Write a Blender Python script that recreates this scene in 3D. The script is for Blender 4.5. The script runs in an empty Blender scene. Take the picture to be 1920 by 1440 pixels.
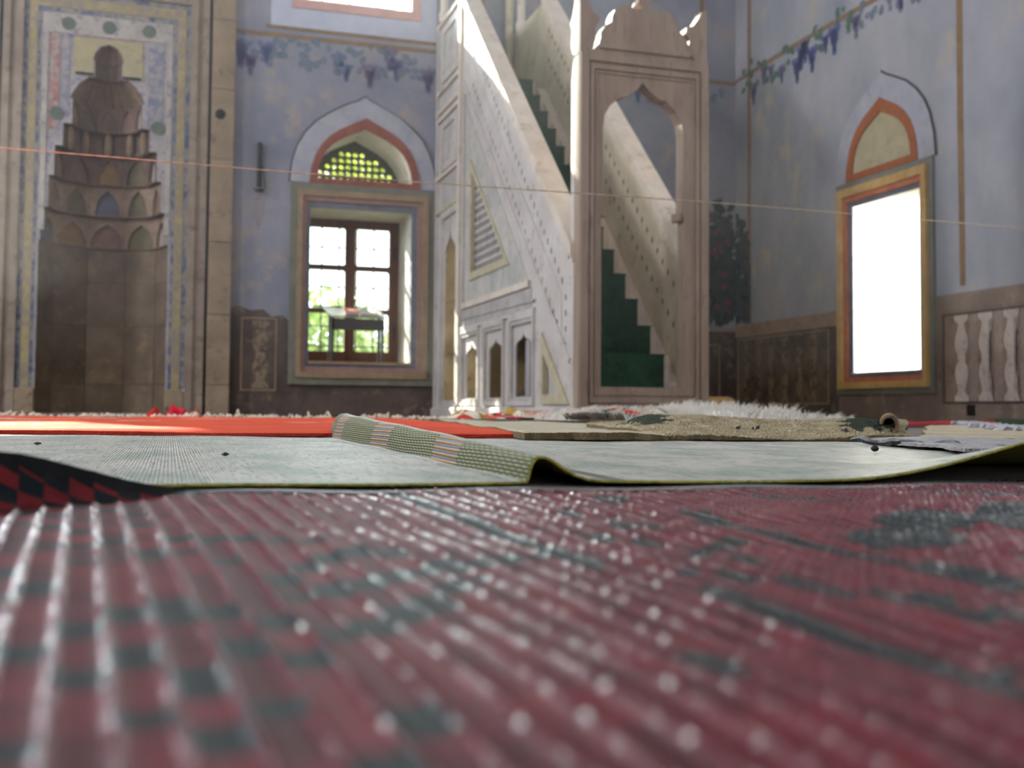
import bpy, math, random
from mathutils import Vector, Matrix
from mathutils.geometry import tessellate_polygon
random.seed(7)
C = bpy.context.scene.collection
sc = bpy.context.scene

# ---------------------------------------------------------------- camera
F_PX = 2055.6
YAW, PITCH, ROLL, PY = math.radians(17.308), math.radians(2.602), math.radians(.459), 677.5
cam = bpy.data.cameras.new('camera')
co = bpy.data.objects.new('camera', cam); C.objects.link(co)
fw = Vector((math.sin(YAW)*math.cos(PITCH), math.cos(YAW)*math.cos(PITCH), math.sin(PITCH)))
rt = Vector((math.cos(YAW), -math.sin(YAW), 0)); up = rt.cross(fw)
r2 = rt*math.cos(ROLL)+up*math.sin(ROLL); u2 = -rt*math.sin(ROLL)+up*math.cos(ROLL)
M = Matrix((r2, u2, -fw)).transposed().to_4x4(); M.translation = Vector((0, 0, .07))
co.matrix_world = M
cam.sensor_fit = 'HORIZONTAL'; cam.sensor_width = 36; cam.lens = F_PX/1920*36
cam.shift_y = (PY-720)/1920
cam.clip_start = .01; cam.clip_end = 200
cam.dof.use_dof = True; cam.dof.focus_distance = 1.7; cam.dof.aperture_fstop = 6.6
sc.camera = co

# ---------------------------------------------------------------- colour management, sky, sun, daylight
sc.view_settings.view_transform = 'Standard'; sc.view_settings.look = 'None'
sc.view_settings.gamma = 1; sc.view_settings.use_curve_mapping = False
sc.view_settings.exposure = 0.4
sc.cycles.use_denoising = True
sc.cycles.max_bounces = 8; sc.cycles.diffuse_bounces = 5; sc.cycles.glossy_bounces = 3
sc.cycles.transparent_max_bounces = 16; sc.cycles.sample_clamp_indirect = 6
sc.cycles.caustics_reflective = False; sc.cycles.caustics_refractive = False
w = bpy.data.worlds.new('sky'); sc.world = w; w.use_nodes = True
bgn = w.node_tree.nodes['Background']; bgn.inputs[0].default_value = (.86, .94, 1, 1); bgn.inputs[1].default_value = 3.2

def daylight(loc, direction, sx, sy, power, col=(.92, .96, 1), spread=180):
    l = bpy.data.lights.new('daylight', 'AREA'); l.shape = 'RECTANGLE'; l.size = sx; l.size_y = sy
    l.energy = power; l.color = col; l.spread = math.radians(spread)
    o = bpy.data.objects.new('daylight', l); C.objects.link(o); o.location = loc
    o.rotation_euler = Vector(direction).to_track_quat('-Z', 'Z').to_euler(); return o

RX, LX, BY, FY, CZ = 7.08, -8.5, 12.84, -3.6, 9.0       # room
# area lamps added as daylight in window openings, most of them unseen
for y in (-.8, 4.2, 9.65):
    daylight((LX-.3, y, 1.42), (1, 0, .0), 1.1, 1.8, 30 if y < 0 else 120)
for y in (-.8, 4.2, 9.2):
    daylight((LX-.3, y, 5.9), (1, 0, -.35), 1.5, 2.2, 110 if y < 0 else 490)
for y in (-.8, 4.2):
    daylight((RX+.3, y, 1.42), (-1, 0, 0), 1.1, 1.8, 15 if y < 0 else 60)
for y in (-.8, 4.2, 9.2):
    daylight((RX+.3, y, 5.9), (-1, 0, -.3), 1.5, 2.2, 25 if y < 0 else 90)
daylight((-3.55, BY+.7, 6.2), (0, -1, -.4), 1.35, 1.3, 420)
daylight((2.02, BY+1.05, 5.9), (.1, -1, -.45), 1.3, 2.0, 420)
for x in (-5, -.7, 3.6):
    daylight((x, FY-.3, 5.9), (0, 1, -.3), 1.4, 2.0, 18)
# lamp added outside the right-hand window to burn out its jamb white
daylight((RX+1.6, 8.2, 1.6), (-1, 1.6, 0), 1.6, 2.4, 700, (1, .99, .96), 120)
# sun through an unseen opening shaped for it, high in the back wall left of the niche, landing on the red rug
sun = bpy.data.lights.new('sun', 'SUN'); sun.energy = 26; sun.angle = math.radians(.5); sun.color = (1, .93, .8)
so = bpy.data.objects.new('sun', sun); C.objects.link(so)
SUN = Vector((.285, -1, -.617)).normalized(); so.rotation_euler = SUN.to_track_quat('-Z', 'Z').to_euler()

# ---------------------------------------------------------------- helpers
def lin(c):
    return tuple((v/12.92 if v <= .04045 else ((v+.055)/1.055)**2.4) for v in (x/255 for x in c))+(1,)
MATS = {}
def mat(name, c1, c2=None, c3=None, scale=3, rough=.8, bump=.15, bscale=40, spec=.3, metal=0, stretch=(1, 1, 1), patch=.58, jitter=0, alpha=1, fray=0):
    if name in MATS: return MATS[name]
    m = bpy.data.materials.new(name); m.use_nodes = True; MATS[name] = m
    nt = m.node_tree; N = nt.nodes; L = nt.links; b = N['Principled BSDF']
    b.inputs['Roughness'].default_value = rough; b.inputs['Specular IOR Level'].default_value = spec
    b.inputs['Metallic'].default_value = metal
    tc = N.new('ShaderNodeTexCoord'); mp = N.new('ShaderNodeMapping'); mp.inputs['Scale'].default_value = stretch
    L.new(tc.outputs['Object'], mp.inputs[0])
    n1 = N.new('ShaderNodeTexNoise'); n1.inputs['Scale'].default_value = scale; n1.inputs['Detail'].default_value = 7; n1.inputs['Roughness'].default_value = .62
    L.new(mp.outputs[0], n1.inputs['Vector'])
    r = N.new('ShaderNodeValToRGB'); e = r.color_ramp.elements
    e[0].position = .34; e[1].position = .66; e[0].color = lin(c1); e[1].color = lin(c2 or c1)
    L.new(n1.outputs[0], r.inputs[0]); out = r.outputs[0]
    if c3:
        n2 = N.new('ShaderNodeTexNoise'); n2.inputs['Scale'].default_value = scale*2.3; n2.inputs['Detail'].default_value = 8; n2.inputs['Roughness'].default_value = .7
        mp2 = N.new('ShaderNodeMapping'); mp2.inputs['Scale'].default_value = stretch; mp2.inputs['Location'].default_value = (3.1, 5.2, 7.7)
        L.new(tc.outputs['Object'], mp2.inputs[0]); L.new(mp2.outputs[0], n2.inputs['Vector'])
        r3 = N.new('ShaderNodeValToRGB'); r3.color_ramp.elements[0].position = patch-.03; r3.color_ramp.elements[1].position = patch+.09
        L.new(n2.outputs[0], r3.inputs[0])
        mx = N.new('ShaderNodeMixRGB'); L.new(r3.outputs[0], mx.inputs[0]); L.new(out, mx.inputs[1]); mx.inputs[2].default_value = lin(c3); out = mx.outputs[0]
    if jitter:
        oi = N.new('ShaderNodeObjectInfo'); hs = N.new('ShaderNodeHueSaturation'); mr = N.new('ShaderNodeMapRange')
        mr.inputs['To Min'].default_value = 1-jitter; mr.inputs['To Max'].default_value = 1+jitter
        L.new(oi.outputs['Random'], mr.inputs[0]); L.new(mr.outputs[0], hs.inputs['Value']); L.new(out, hs.inputs['Color']); out = hs.outputs[0]
    L.new(out, b.inputs['Base Color'])
    if fray:      # flaked paint: worn away where the noise is high
        n4 = N.new('ShaderNodeTexNoise'); n4.inputs['Scale'].default_value = 9; n4.inputs['Detail'].default_value = 8; n4.inputs['Roughness'].default_value = .75
        L.new(tc.outputs['Object'], n4.inputs['Vector'])
        r4 = N.new('ShaderNodeValToRGB'); r4.color_ramp.elements[0].position = fray-.06; r4.color_ramp.elements[1].position = fray+.06
        r4.color_ramp.elements[0].color = (alpha,)*3+(1,); r4.color_ramp.elements[1].color = (0, 0, 0, 1)
        L.new(n4.outputs[0], r4.inputs[0]); L.new(r4.outputs[0], b.inputs['Alpha'])
    elif alpha < 1: b.inputs['Alpha'].default_value = alpha
    if bump:
        n3 = N.new('ShaderNodeTexNoise'); n3.inputs['Scale'].default_value = bscale; n3.inputs['Detail'].default_value = 5
        L.new(mp.outputs[0], n3.inputs['Vector'])
        bp = N.new('ShaderNodeBump'); bp.inputs['Strength'].default_value = bump; bp.inputs['Distance'].default_value = .02
        L.new(n3.outputs[0], bp.inputs['Height']); L.new(bp.outputs[0], b.inputs['Normal'])
    return m

def tag(o, label=None, cat=None, group=None, kind=None):
    if label: o['label'] = label
    if cat: o['category'] = cat
    if group: o['group'] = group
    if kind: o['kind'] = kind
    return o
def empty(name, loc, label, cat, group=None):
    o = bpy.data.objects.new(name, None); C.objects.link(o); o.location = loc; o.empty_display_size = .1
    return tag(o, label, cat, group)
def wloc(o):
    v = Vector((0, 0, 0))
    while o: v = v+Vector(o.location); o = o.parent
    return v
class MB:
    def __init__(s): s.v = []; s.f = []; s.m = []; s.uv = {}
    def add(s, vs, fs, mi=0):
        k = len(s.v); s.v += [tuple(p) for p in vs]; s.f += [tuple(i+k for i in f) for f in fs]; s.m += [mi]*len(fs)
    def box(s, x0, x1, y0, y1, z0, z1, mi=0):
        s.add([(x0,y0,z0),(x1,y0,z0),(x1,y1,z0),(x0,y1,z0),(x0,y0,z1),(x1,y0,z1),(x1,y1,z1),(x0,y1,z1)],
              [(3,2,1,0),(4,5,6,7),(0,1,5,4),(1,2,6,5),(2,3,7,6),(3,0,4,7)], mi)
    def cbox(s, x0, x1, y0, y1, z0, z1, c=.01, mi=0):   # chamfered block
        c = min(c, (x1-x0)*.3, (y1-y0)*.3, (z1-z0)*.3); k = len(s.v); vs = []
        for z, i in ((z0, c), (z0+c, 0), (z1-c, 0), (z1, c)):
            a, b_, d, e = x0+i, x1-i, y0+i, y1-i
            vs += [(a+c,d,z),(b_-c,d,z),(b_,d+c,z),(b_,e-c,z),(b_-c,e,z),(a+c,e,z),(a,e-c,z),(a,d+c,z)]
        fs = [tuple(range(7, -1, -1)), tuple(range(24, 32))]
        for r in range(3):
            for i in range(8): j = (i+1) % 8; fs.append((r*8+i, r*8+j, r*8+8+j, r*8+8+i))
        s.add(vs, fs, mi)
    def plate(s, plane, outer, holes, d0, d1, mi=0, ms=None, mb=None):
        """slab cut from polygons; plane 'Y': pts are (x,z), d = y; plane 'X': pts are (y,z), d = x"""
        ms = mi if ms is None else ms; mb = mi if mb is None else mb
        loops = [list(outer)]+[list(h) for h in holes]
        def area(p): return sum(p[i][0]*p[(i+1) % len(p)][1]-p[(i+1) % len(p)][0]*p[i][1] for i in range(len(p)))
        if area(loops[0]) < 0: loops[0].reverse()
        for h in loops[1:]:
            if area(h) > 0: h.reverse()
        pos = (lambda p, d: (p[0], d, p[1])) if plane == 'Y' else (lambda p, d: (d, p[0], p[1]))
        flat = [p for l in loops for p in l]; n = len(flat)
        tris = tessellate_polygon([[Vector((p[0], p[1], 0)) for p in l] for l in loops])
        ft = []
        for t in tris:
            a, b, c = (flat[i] for i in t); ar = (b[0]-a[0])*(c[1]-a[1])-(c[0]-a[0])*(b[1]-a[1])
            if abs(ar) < 1e-12: continue
            ft.append(t if ar > 0 else (t[0], t[2], t[1]))
        # ft is CCW in (h,z).  plane Y: CCW seen from -Y => normal -Y ; plane X: CCW in (y,z) => normal +X
        if plane == 'Y': f0, f1 = ft, [t[::-1] for t in ft]
        else: f0, f1 = [t[::-1] for t in ft], ft
        s.add([pos(p, d0) for p in flat], f0, mi)
        s.add([pos(p, d1) for p in flat], f1, mb)
        k = 0; vs = [pos(p, d0) for p in flat]+[pos(p, d1) for p in flat]; fs = []
        for l in loops:
            m = len(l)
            for i in range(m):
                a, b = k+i, k+(i+1) % m
                fs.append((a, a+n, b+n, b) if plane == 'Y' else (a, b, b+n, a+n))
            k += m
        s.add(vs, fs, ms)
    def tube(s, pts, r, n=6, mi=0, cap=True):
        pts = [Vector(p) for p in pts]; R = r if isinstance(r, (list, tuple)) else [r]*len(pts)
        vs = []; prev = None
        for i, p in enumerate(pts):
            d = (pts[min(i+1, len(pts)-1)]-pts[max(i-1, 0)]).normalized()
            a = (prev-prev.dot(d)*d if prev else d.orthogonal()).normalized(); prev = a; b = d.cross(a)
            vs += [p+a*(R[i]*math.cos(t*2*math.pi/n))+b*(R[i]*math.sin(t*2*math.pi/n)) for t in range(n)]
        fs = [(i*n+j, i*n+(j+1) % n, (i+1)*n+(j+1) % n, (i+1)*n+j) for i in range(len(pts)-1) for j in range(n)]
        if cap: fs += [tuple(range(n-1, -1, -1)), tuple(range((len(pts)-1)*n, len(pts)*n))]
        s.add(vs, fs, mi)
    def lathe(s, cx, cy, prof, n=20, a0=0, a1=2*math.pi, mi=0, flute=0):
        full = abs(a1-a0-2*math.pi) < 1e-6; k = n if full else n+1; vs = []
        for r, z in prof:
            for i in range(k):
                t = a0+(a1-a0)*i/n; q = r*(1+flute*(1 if i % 2 else -1)); vs.append((cx+q*math.cos(t), cy+q*math.sin(t), z))
        fs = [(j*k+i, j*k+(i+1) % k, (j+1)*k+(i+1) % k, (j+1)*k+i) for j in range(len(prof)-1) for i in range(n)]
        s.add(vs, fs, mi)
    def build(s, name, mats, parent=None, smooth=False, label=None, kind=None, uv=None, cols=None):
        o0 = wloc(parent) if parent else Vector((0, 0, 0))
        me = bpy.data.meshes.new(name); me.from_pydata([(x-o0.x, y-o0.y, z-o0.z) for x, y, z in s.v], [], s.f)
        for m in (mats if isinstance(mats, (list, tuple)) else [mats]): me.materials.append(m)
        me.polygons.foreach_set('material_index', s.m)
        if smooth: me.polygons.foreach_set('use_smooth', [True]*len(s.f))
        if uv:
            l = me.uv_layers.new(name='UVMap'); idx = [0]*len(me.loops); me.loops.foreach_get('vertex_index', idx)
            l.data.foreach_set('uv', [c for i in idx for c in uv[i]])
        if cols:
            a = me.color_attributes.new('col', 'FLOAT_COLOR', 'CORNER'); out = []
            for p, c in zip(me.polygons, cols): out += list(c)*p.loop_total
            a.data.foreach_set('color', out)
        me.update()
        o = bpy.data.objects.new(name, me); C.objects.link(o)
        if parent: o.parent = parent
        return tag(o, label, kind=kind)
def rect(a0, a1, z0, z1): return [(a0, z0), (a1, z0), (a1, z1), (a0, z1)]
ARCH = [(0, 1), (.1, .955), (.29, .88), (.48, .80), (.66, .69), (.8, .56), (.9, .41), (.97, .22), (1, 0)]
def arch(c, hw, z0, z1, prof=ARCH):
    r = [(c+hw*x, z0+(z1-z0)*h) for x, h in prof]; l = [(c-hw*x, z0+(z1-z0)*h) for x, h in prof[1:]]
    return l[::-1]+r
CUSP = [(0, 1), (.05, .86), (.12, .78), (.22, .70), (.40, .66), (.46, .66), (.46, .62), (.7, .58), (.9, .48), (1, .3), (1, 0)]
def cusp(c, hw, z0, zs, z1):       # cusped ogee opening on straight jambs
    h = z1-zs; r = [(c+hw*x, zs+h*(y-0)) for x, y in CUSP[:-1]]+[(c+hw, z0)]
    l = [(2*c-a, b) for a, b in r[1:]]
    return l[::-1]+r

# ---------------------------------------------------------------- materials
plaster_back = mat('back plaster', (122,126,142), (154,152,164), (164,150,140), scale=1.1, bump=.25, bscale=14)
plaster_right = mat('right plaster', (136,142,152), (172,170,178), (178,168,150), scale=1.0, bump=.25, bscale=12, stretch=(1, 1, .6))
reveal_m = mat('reveal plaster', (200,198,188), (222,220,210), (186,178,160), scale=2, bump=.2)
dado_m = mat('dark dado', (74,64,60), (104,90,82), (132,112,96), scale=2.3, bump=.3, bscale=22)
dado_r = mat('brown dado', (112,96,88), (142,124,112), (158,138,122), scale=2.0, bump=.3, bscale=18)
dado_line = mat('dado band', (146,124,106), (166,142,120), (120,100,86), scale=4, bump=.2)
dado_pan = mat('dado panel ground', (84,74,64), (116,100,84), (60,52,46), scale=4, bump=.2)
dado_panr = mat('dado panel ground right', (122,104,92), (142,122,108), (104,88,78), scale=4, bump=.2)
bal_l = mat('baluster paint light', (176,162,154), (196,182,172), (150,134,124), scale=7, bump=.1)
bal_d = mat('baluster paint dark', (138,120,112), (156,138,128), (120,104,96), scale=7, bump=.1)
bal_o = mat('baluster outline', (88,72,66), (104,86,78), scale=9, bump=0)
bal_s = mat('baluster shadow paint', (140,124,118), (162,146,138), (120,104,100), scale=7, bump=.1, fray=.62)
bal_old = mat('baluster paint worn', (128,112,92), (146,128,106), (96,84,70), scale=9, bump=.1, fray=.55)
stone_m = mat('mihrab stone', (132,114,94), (158,138,116), (110,92,78), scale=2.5, bump=.35, bscale=30, jitter=.05)
stone_g = mat('mihrab moulding', (130,114,102), (156,140,126), (112,96,84), scale=3, bump=.25, bscale=30)
stone_n = mat('niche stone', (92,78,66), (116,98,82), (128,106,80), scale=3.2, bump=.35, bscale=28, jitter=.14)
stone_w = mat('mihrab whitewash', (158,150,144), (182,174,166), (128,122,130), scale=4, bump=.25, patch=.55)
paint_y = mat('ochre paint', (148,132,98), (170,152,114), (140,128,116), scale=4, bump=.2, patch=.48)
paint_b = mat('blue paint', (72,82,118), (100,108,132), (146,138,130), scale=4, bump=.2, patch=.47)
paint_bt = mat('faded blue paint', (112,118,142), (136,136,150), (160,150,146), scale=5, bump=.2, patch=.48)
paint_r = mat('red paint', (150,96,90), (166,120,112), (160,150,148), scale=6, bump=.1, patch=.47)
marble = mat('minbar marble', (176,168,164), (200,193,190), (154,146,142), scale=2.2, rough=.62, bump=.2, bscale=26)
marble_c = mat('minbar coping', (196,182,168), (214,202,190), (176,160,144), scale=3, rough=.6, bump=.15)
marble_g = mat('minbar panel ground', (160,158,154), (192,186,180), (142,144,138), scale=3.4, rough=.7, bump=.2)
marble_y = mat('minbar yellowed moulding', (166,156,130), (190,180,156), (158,148,120), scale=6, rough=.7, bump=.15)
gate_m = mat('gate marble', (140,120,106), (160,140,124), (126,106,94), scale=2.5, rough=.65, bump=.15, stretch=(3, 3, .6))
marble_w = mat('weathered minbar paint', (156,150,150), (184,178,174), (116,120,138), scale=7, rough=.8, bump=.2, patch=.6)
carpet_g = mat('green carpet', (48,72,58), (62,90,72), (42,62,52), scale=14, rough=.95, bump=.5, bscale=260, spec=.1)
dark_m = mat('dark void tone', (40,38,44), (62,56,60), scale=6, bump=.1)  # colour for hollows; behind pierced panels it stands in for shade
wood_m = mat('red brown wood', (92,56,40), (116,74,52), (80,46,34), scale=4, rough=.55, bump=.15, stretch=(3, 3, .4))
tym_o = mat('orange tympanum border', (150,84,48), (168,98,58), (140,76,46), scale=8, bump=.2)
tym_r = mat('red tympanum border', (132,72,60), (152,88,72), (118,66,56), scale=8, bump=.2)
tym_c = mat('cream tympanum panel', (168,158,128), (186,176,146), (150,142,116), scale=5, bump=.2)
hood_m = mat('pale hood plaster', (156,158,172), (178,178,188), (146,144,154), scale=3, bump=.2)
crack_m = mat('dark brown line', (70,58,60), (86,70,70), scale=20, bump=0)  # dark brown for crack lines and panel borders
gold_m = mat('gold frame paint', (186,146,82), (212,178,118), (176,146,112), scale=5, rough=.5, bump=.2, spec=.5)
redo_m = mat('red orange frame paint', (176,98,74), (196,128,94), (176,142,108), scale=7, bump=.15)
tan_m = mat('tan frame paint', (142,120,96), (164,138,110), (126,112,104), scale=7, bump=.2)
pink_m = mat('rose frame paint', (144,112,104), (160,126,116), (136,118,108), scale=7, bump=.15)
olive_m = mat('olive frame stone', (112,112,100), (128,126,112), (104,100,104), scale=6, bump=.2)
greenp_m = mat('green frame paint', (118,122,104), (134,130,128), (130,120,142), scale=7, bump=.15)
greyp_m = mat('grey frame paint', (104,106,120), (122,122,134), (96,92,96), scale=7, bump=.15)
pinkw_m = mat('pink upper frame', (192,148,140), (206,164,156), scale=7, bump=.1)
palew_m = mat('pale surround', (176,180,198), (190,192,208), scale=4, bump=.1)
stripe_m = mat('painted brown post', (124,98,70), (146,116,84), (110,96,84), scale=9, bump=.1, fray=.66)
black_m = mat('blackened iron', (24,24,28), (40,38,42), scale=12, rough=.5, bump=.2)
floor_m = mat('worn stone floor', (92,84,74), (116,106,94), (76,68,60), scale=2, bump=.2)
ceil_m = mat('ceiling plaster', (196,196,202), (210,210,214), (180,176,176), scale=1, bump=.1)
foliage_m = mat('bush leaves', (150,176,96), (204,216,150), (120,150,90), scale=3, rough=.6, bump=0)
foliage2_m = mat('tree leaves', (150,176,50), (222,226,90), (120,150,60), scale=3, rough=.6, bump=0)
bark_m = mat('bark', (90,80,66), (118,106,90), scale=8, bump=.4)
leafp = mat('painted leaf green', (72,104,92), (96,122,102), scale=9, bump=0, alpha=.85, fray=.62)
grapep = mat('painted grape blue', (84,98,162), (112,118,176), scale=9, bump=0, alpha=.85, fray=.62)
grapev = mat('painted grape violet', (116,106,150), (136,124,164), scale=9, bump=0, alpha=.8, fray=.60)
leaff = mat('faded painted leaf', (112,128,146), (128,138,156), scale=9, bump=0, alpha=.7, fray=.58)
grapef = mat('faded painted grape', (104,112,164), (120,126,172), scale=9, bump=0, alpha=.75, fray=.58)
bushp = mat('painted dark shrub', (44,54,54), (66,76,72), scale=6, bump=0, alpha=.9, fray=.6)
rosep = mat('painted rose', (112,50,62), (132,64,74), scale=9, bump=0, alpha=.9)

def glass_mat():
    m = bpy.data.materials.new('window glass'); m.use_nodes = True; nt = m.node_tree; N = nt.nodes; L = nt.links
    N.remove(N['Principled BSDF']); o = N['Material Output']
    t = N.new('ShaderNodeBsdfTransparent'); g = N.new('ShaderNodeBsdfGlossy'); g.inputs['Roughness'].default_value = .02
    t.inputs[0].default_value = (.93, .97, .95, 1)
    f = N.new('ShaderNodeFresnel'); mx = N.new('ShaderNodeMixShader')
    L.new(f.outputs[0], mx.inputs[0]); L.new(t.outputs[0], mx.inputs[1]); L.new(g.outputs[0], mx.inputs[2]); L.new(mx.outputs[0], o.inputs[0])
    return m
glass = glass_mat()

# ================================================================ ROOM SHELL
b = MB(); b.box(LX-1, RX+1, FY-1, BY+1, -.3, 0); floor = tag(b.build('floor', floor_m), kind='structure')
b = MB(); b.box(LX-1, RX+1, FY-1, BY+1, CZ, CZ+.3); tag(b.build('ceiling', ceil_m), kind='structure')
MC = -.725                                               # mihrab axis
TYL = arch(2.16, .605, 2.74, 3.46)                       # left tympanum
b = MB()
holes = [rect(1.52, 2.72, .63, 2.43), TYL, rect(1.36, 2.69, 4.88, 6.9), rect(-4.25, -2.85, 5.55, 6.9), rect(MC-.9, MC+.9, .0005, 4.3)]  # hole left of the niche is unseen, sized for the sun patch
holes[-1] = rect(MC-.9, MC+.9, .01, 4.3)
b.plate('Y', rect(LX-1, RX+1, 0, CZ), holes, BY, BY+.95, 0, 1)
wall_back = tag(b.build('wall_back', [plaster_back, reveal_m]), kind='structure')
b = MB()
TYR = arch(9.73, .60, 2.61, 3.38)
b.plate('X', rect(FY-1, BY+.01, 0, CZ), [rect(9.11, 10.22, .515, 2.32), rect(-1.35, -.25, .515, 2.32), rect(3.65, 4.75, .515, 2.32),
        rect(-1.5, -.1, 4.8, 7.0), rect(3.5, 4.9, 4.8, 7.0), rect(8.5, 9.9, 4.8+.3, 7.0)], RX, RX+.8, 0, 1)
wall_right = tag(b.build('wall_right', [plaster_right, reveal_m]), kind='structure')
b = MB()
b.plate('X', rect(FY-1, BY+.01, 0, CZ), [rect(9.1, 10.2, .515, 2.32), rect(-1.35, -.25, .515, 2.32), rect(3.65, 4.75, .515, 2.32),
        rect(-1.5, -.1, 4.8, 7.0), rect(3.5, 4.9, 4.8, 7.0), rect(8.5, 9.9, 4.8, 7.0)], LX-.6, LX, 0, 1)
tag(b.build('wall_left', [plaster_right, reveal_m]), kind='structure')
b = MB()
b.plate('Y', rect(LX-1, RX+1, 0, CZ), [rect(-5.7, -4.3, 4.9, 6.9), rect(-1.4, 0, 4.9, 6.9), rect(2.9, 4.3, 4.9, 6.9), rect(-1.2, .6, .01, 2.6)], FY-.6, FY, 0, 1)
tag(b.build('wall_front', [plaster_back, reveal_m]), kind='structure')
# ================================================================ LEFT WINDOW (lower)
def ring(mb, plane, o, i, d0, d1, mi=0): mb.plate(plane, rect(*o), [rect(*i)], d0, d1, mi)
win = empty('window_1', (2.15, BY, .36), 'deep stone framed window with red brown casement behind book desk', None); win['kind'] = 'structure'
def frame_ring(parent, name, plane, o, i, d0, d1, m, label=None):
    q = MB(); ring(q, plane, o, i, d0, d1); return q.build(name, m, parent, label=label)
frame_ring(win, 'outer_moulding', 'Y', (1.29, 3.0, .36, 2.71), (1.37, 2.92, .44, 2.63), BY-.05, BY+.002, olive_m, 'olive grey stone band')
frame_ring(win, 'middle_moulding', 'Y', (1.37, 2.92, .44, 2.63), (1.43, 2.85, .51, 2.56), BY-.075, BY+.001, tan_m, 'tan painted moulding')
frame_ring(win, 'inner_moulding', 'Y', (1.43, 2.85, .51, 2.56), (1.475, 2.79, .565, 2.50), BY-.05, BY+.0, pink_m, 'rose painted moulding')
frame_ring(win, 'frame_lip', 'Y', (1.475, 2.79, .565, 2.50), (1.52, 2.72, .63, 2.43), BY-.03, BY-.001, greyp_m, 'blue grey inner lip')
q = MB(); q.box(1.52, 2.72, BY-.06, BY+.74, .60, .632); q.build('sill', tan_m, win)
WY = BY+.72
cas = MB(); PX = [(1.42, 1.60-.0), (1.615, 2.05), (2.17, 2.60)]
rows = [(.79, 1.265), (1.325, 1.80), (1.865, 2.33)]
hl = [[(p[0]+.02, p[1]-.0), ] for p in []]
def rrect(x0, x1, z0, z1, r=.025):
    out = []
    for cx, cz, a in ((x1-r, z0+r, -90), (x1-r, z1-r, 0), (x0+r, z1-r, 90), (x0+r, z0+r, 180)):
        out += [(cx+r*math.cos(math.radians(a+t)), cz+r*math.sin(math.radians(a+t))) for t in (0, 45, 90)]
    return out
# two casement leaves, each with three panes
for (x0, x1, pa, pb) in ((1.40, 2.108, 1.50, 2.045), (2.112, 2.735, 2.17, 2.60)):
    q = MB(); q.plate('Y', rect(x0, x1, .66, 2.46), [rrect(pa, pb, z0, z1) for z0, z1 in rows], WY, WY+.06)
    leaf = q.build('casement', wood_m, win)
    for z0, z1 in rows:
        q = MB(); q.box(pa-.01, pb+.01, WY+.028, WY+.033, z0-.01, z1+.01); q.build('pane', glass, leaf)
q = MB(); q.box(2.09, 2.13, WY-.03, WY, .68, 2.44); q.build('meeting_bead', wood_m, win)
for z in (.95, 1.95):
    q = MB(); q.cbox(2.655, 2.68, WY-.018, WY, z, z+.18, .004); q.build('hinge', black_m, win)
frame_ring(win, 'casement_frame', 'Y', (1.36, 2.80, .60, 2.55), (1.41, 2.73, .665, 2.455), WY+.005, WY+.08, wood_m)
# iron grille outside
gr = empty('window_grille', (2.1, BY+.98, .7), 'black iron window grille with knotted crossings behind left casement', 'grille')
for x in (1.35, 1.57, 1.79, 2.01, 2.23, 2.45, 2.67, 2.89):
    q = MB(); q.tube([(x, BY+1.0, .45), (x, BY+1.0, 2.7)], .009, 6); q.build('bar', black_m, gr)
for z in (.62, .87, 1.12, 1.37, 1.62, 1.87, 2.12, 2.37):
    q = MB(); q.tube([(1.2, BY+1.0, z), (3.0, BY+1.0, z)], .008, 6)
    for x in (1.35, 1.57, 1.79, 2.01, 2.23, 2.45, 2.67, 2.89): q.lathe(x, BY+1.0, [(.001, z-.02), (.02, z-.01), (.02, z+.01), (.001, z+.02)], 8)
    q.build('bar', black_m, gr, label='horizontal bar with knots')
# tympanum of the left window: border, pierced screen
q = MB(); q.plate('Y', arch(2.16, .66, 2.715, 3.53), [arch(2.16, .565, 2.78, 3.40)], BY-.035, BY+.01); ty = q.build('arch_border', tym_r, win, label='red painted border of pointed arch')
q = MB(); q.plate('Y', arch(2.145, .87, 2.72, 3.78), [arch(2.16, .655, 2.715, 3.525)], BY-.02, BY+.005); q.build('hood_plaster', hood_m, win)
pts = arch(2.145, .875, 2.72, 3.785)
q = MB(); q.tube([(a, BY-.015+random.uniform(-.004, .004), z+random.uniform(-.008, .008)) for a, z in pts], .009, 5); q.build('crack', crack_m, win)
# pierced plaster screen at the outer face
def disc(cx, cz, r, n=10): return [(cx+r*math.cos(2*math.pi*i/n), cz+r*math.sin(2*math.pi*i/n)) for i in range(n)]
AR = arch(2.16, .62, 2.72, 3.47)
def inside(p, poly):
    c = False; j = len(poly)-1
    for i in range(len(poly)):
        if (poly[i][1] > p[1]) != (poly[j][1] > p[1]) and p[0] < (poly[j][0]-poly[i][0])*(p[1]-poly[i][1])/(poly[j][1]-poly[i][1])+poly[i][0]: c = not c
        j = i
    return c
hh = []; z = 2.955
for r_ in range(5):
    for k in range(12):
        x = 1.735+.0875*k+(.0 if r_ % 2 == 0 else .0)
        if inside((x-.04, z+.075), AR) and inside((x+.04, z+.075), AR) and x < 2.62: hh.append(disc(x, z, .031))
    z += .083
q = MB(); q.plate('Y', rect(1.5, 2.9, 2.70, 3.5), hh, BY+.86, BY+.90); q.build('pierced_screen', mat('screen plaster', (84,90,74), (100,106,88), scale=5), win)
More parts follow.
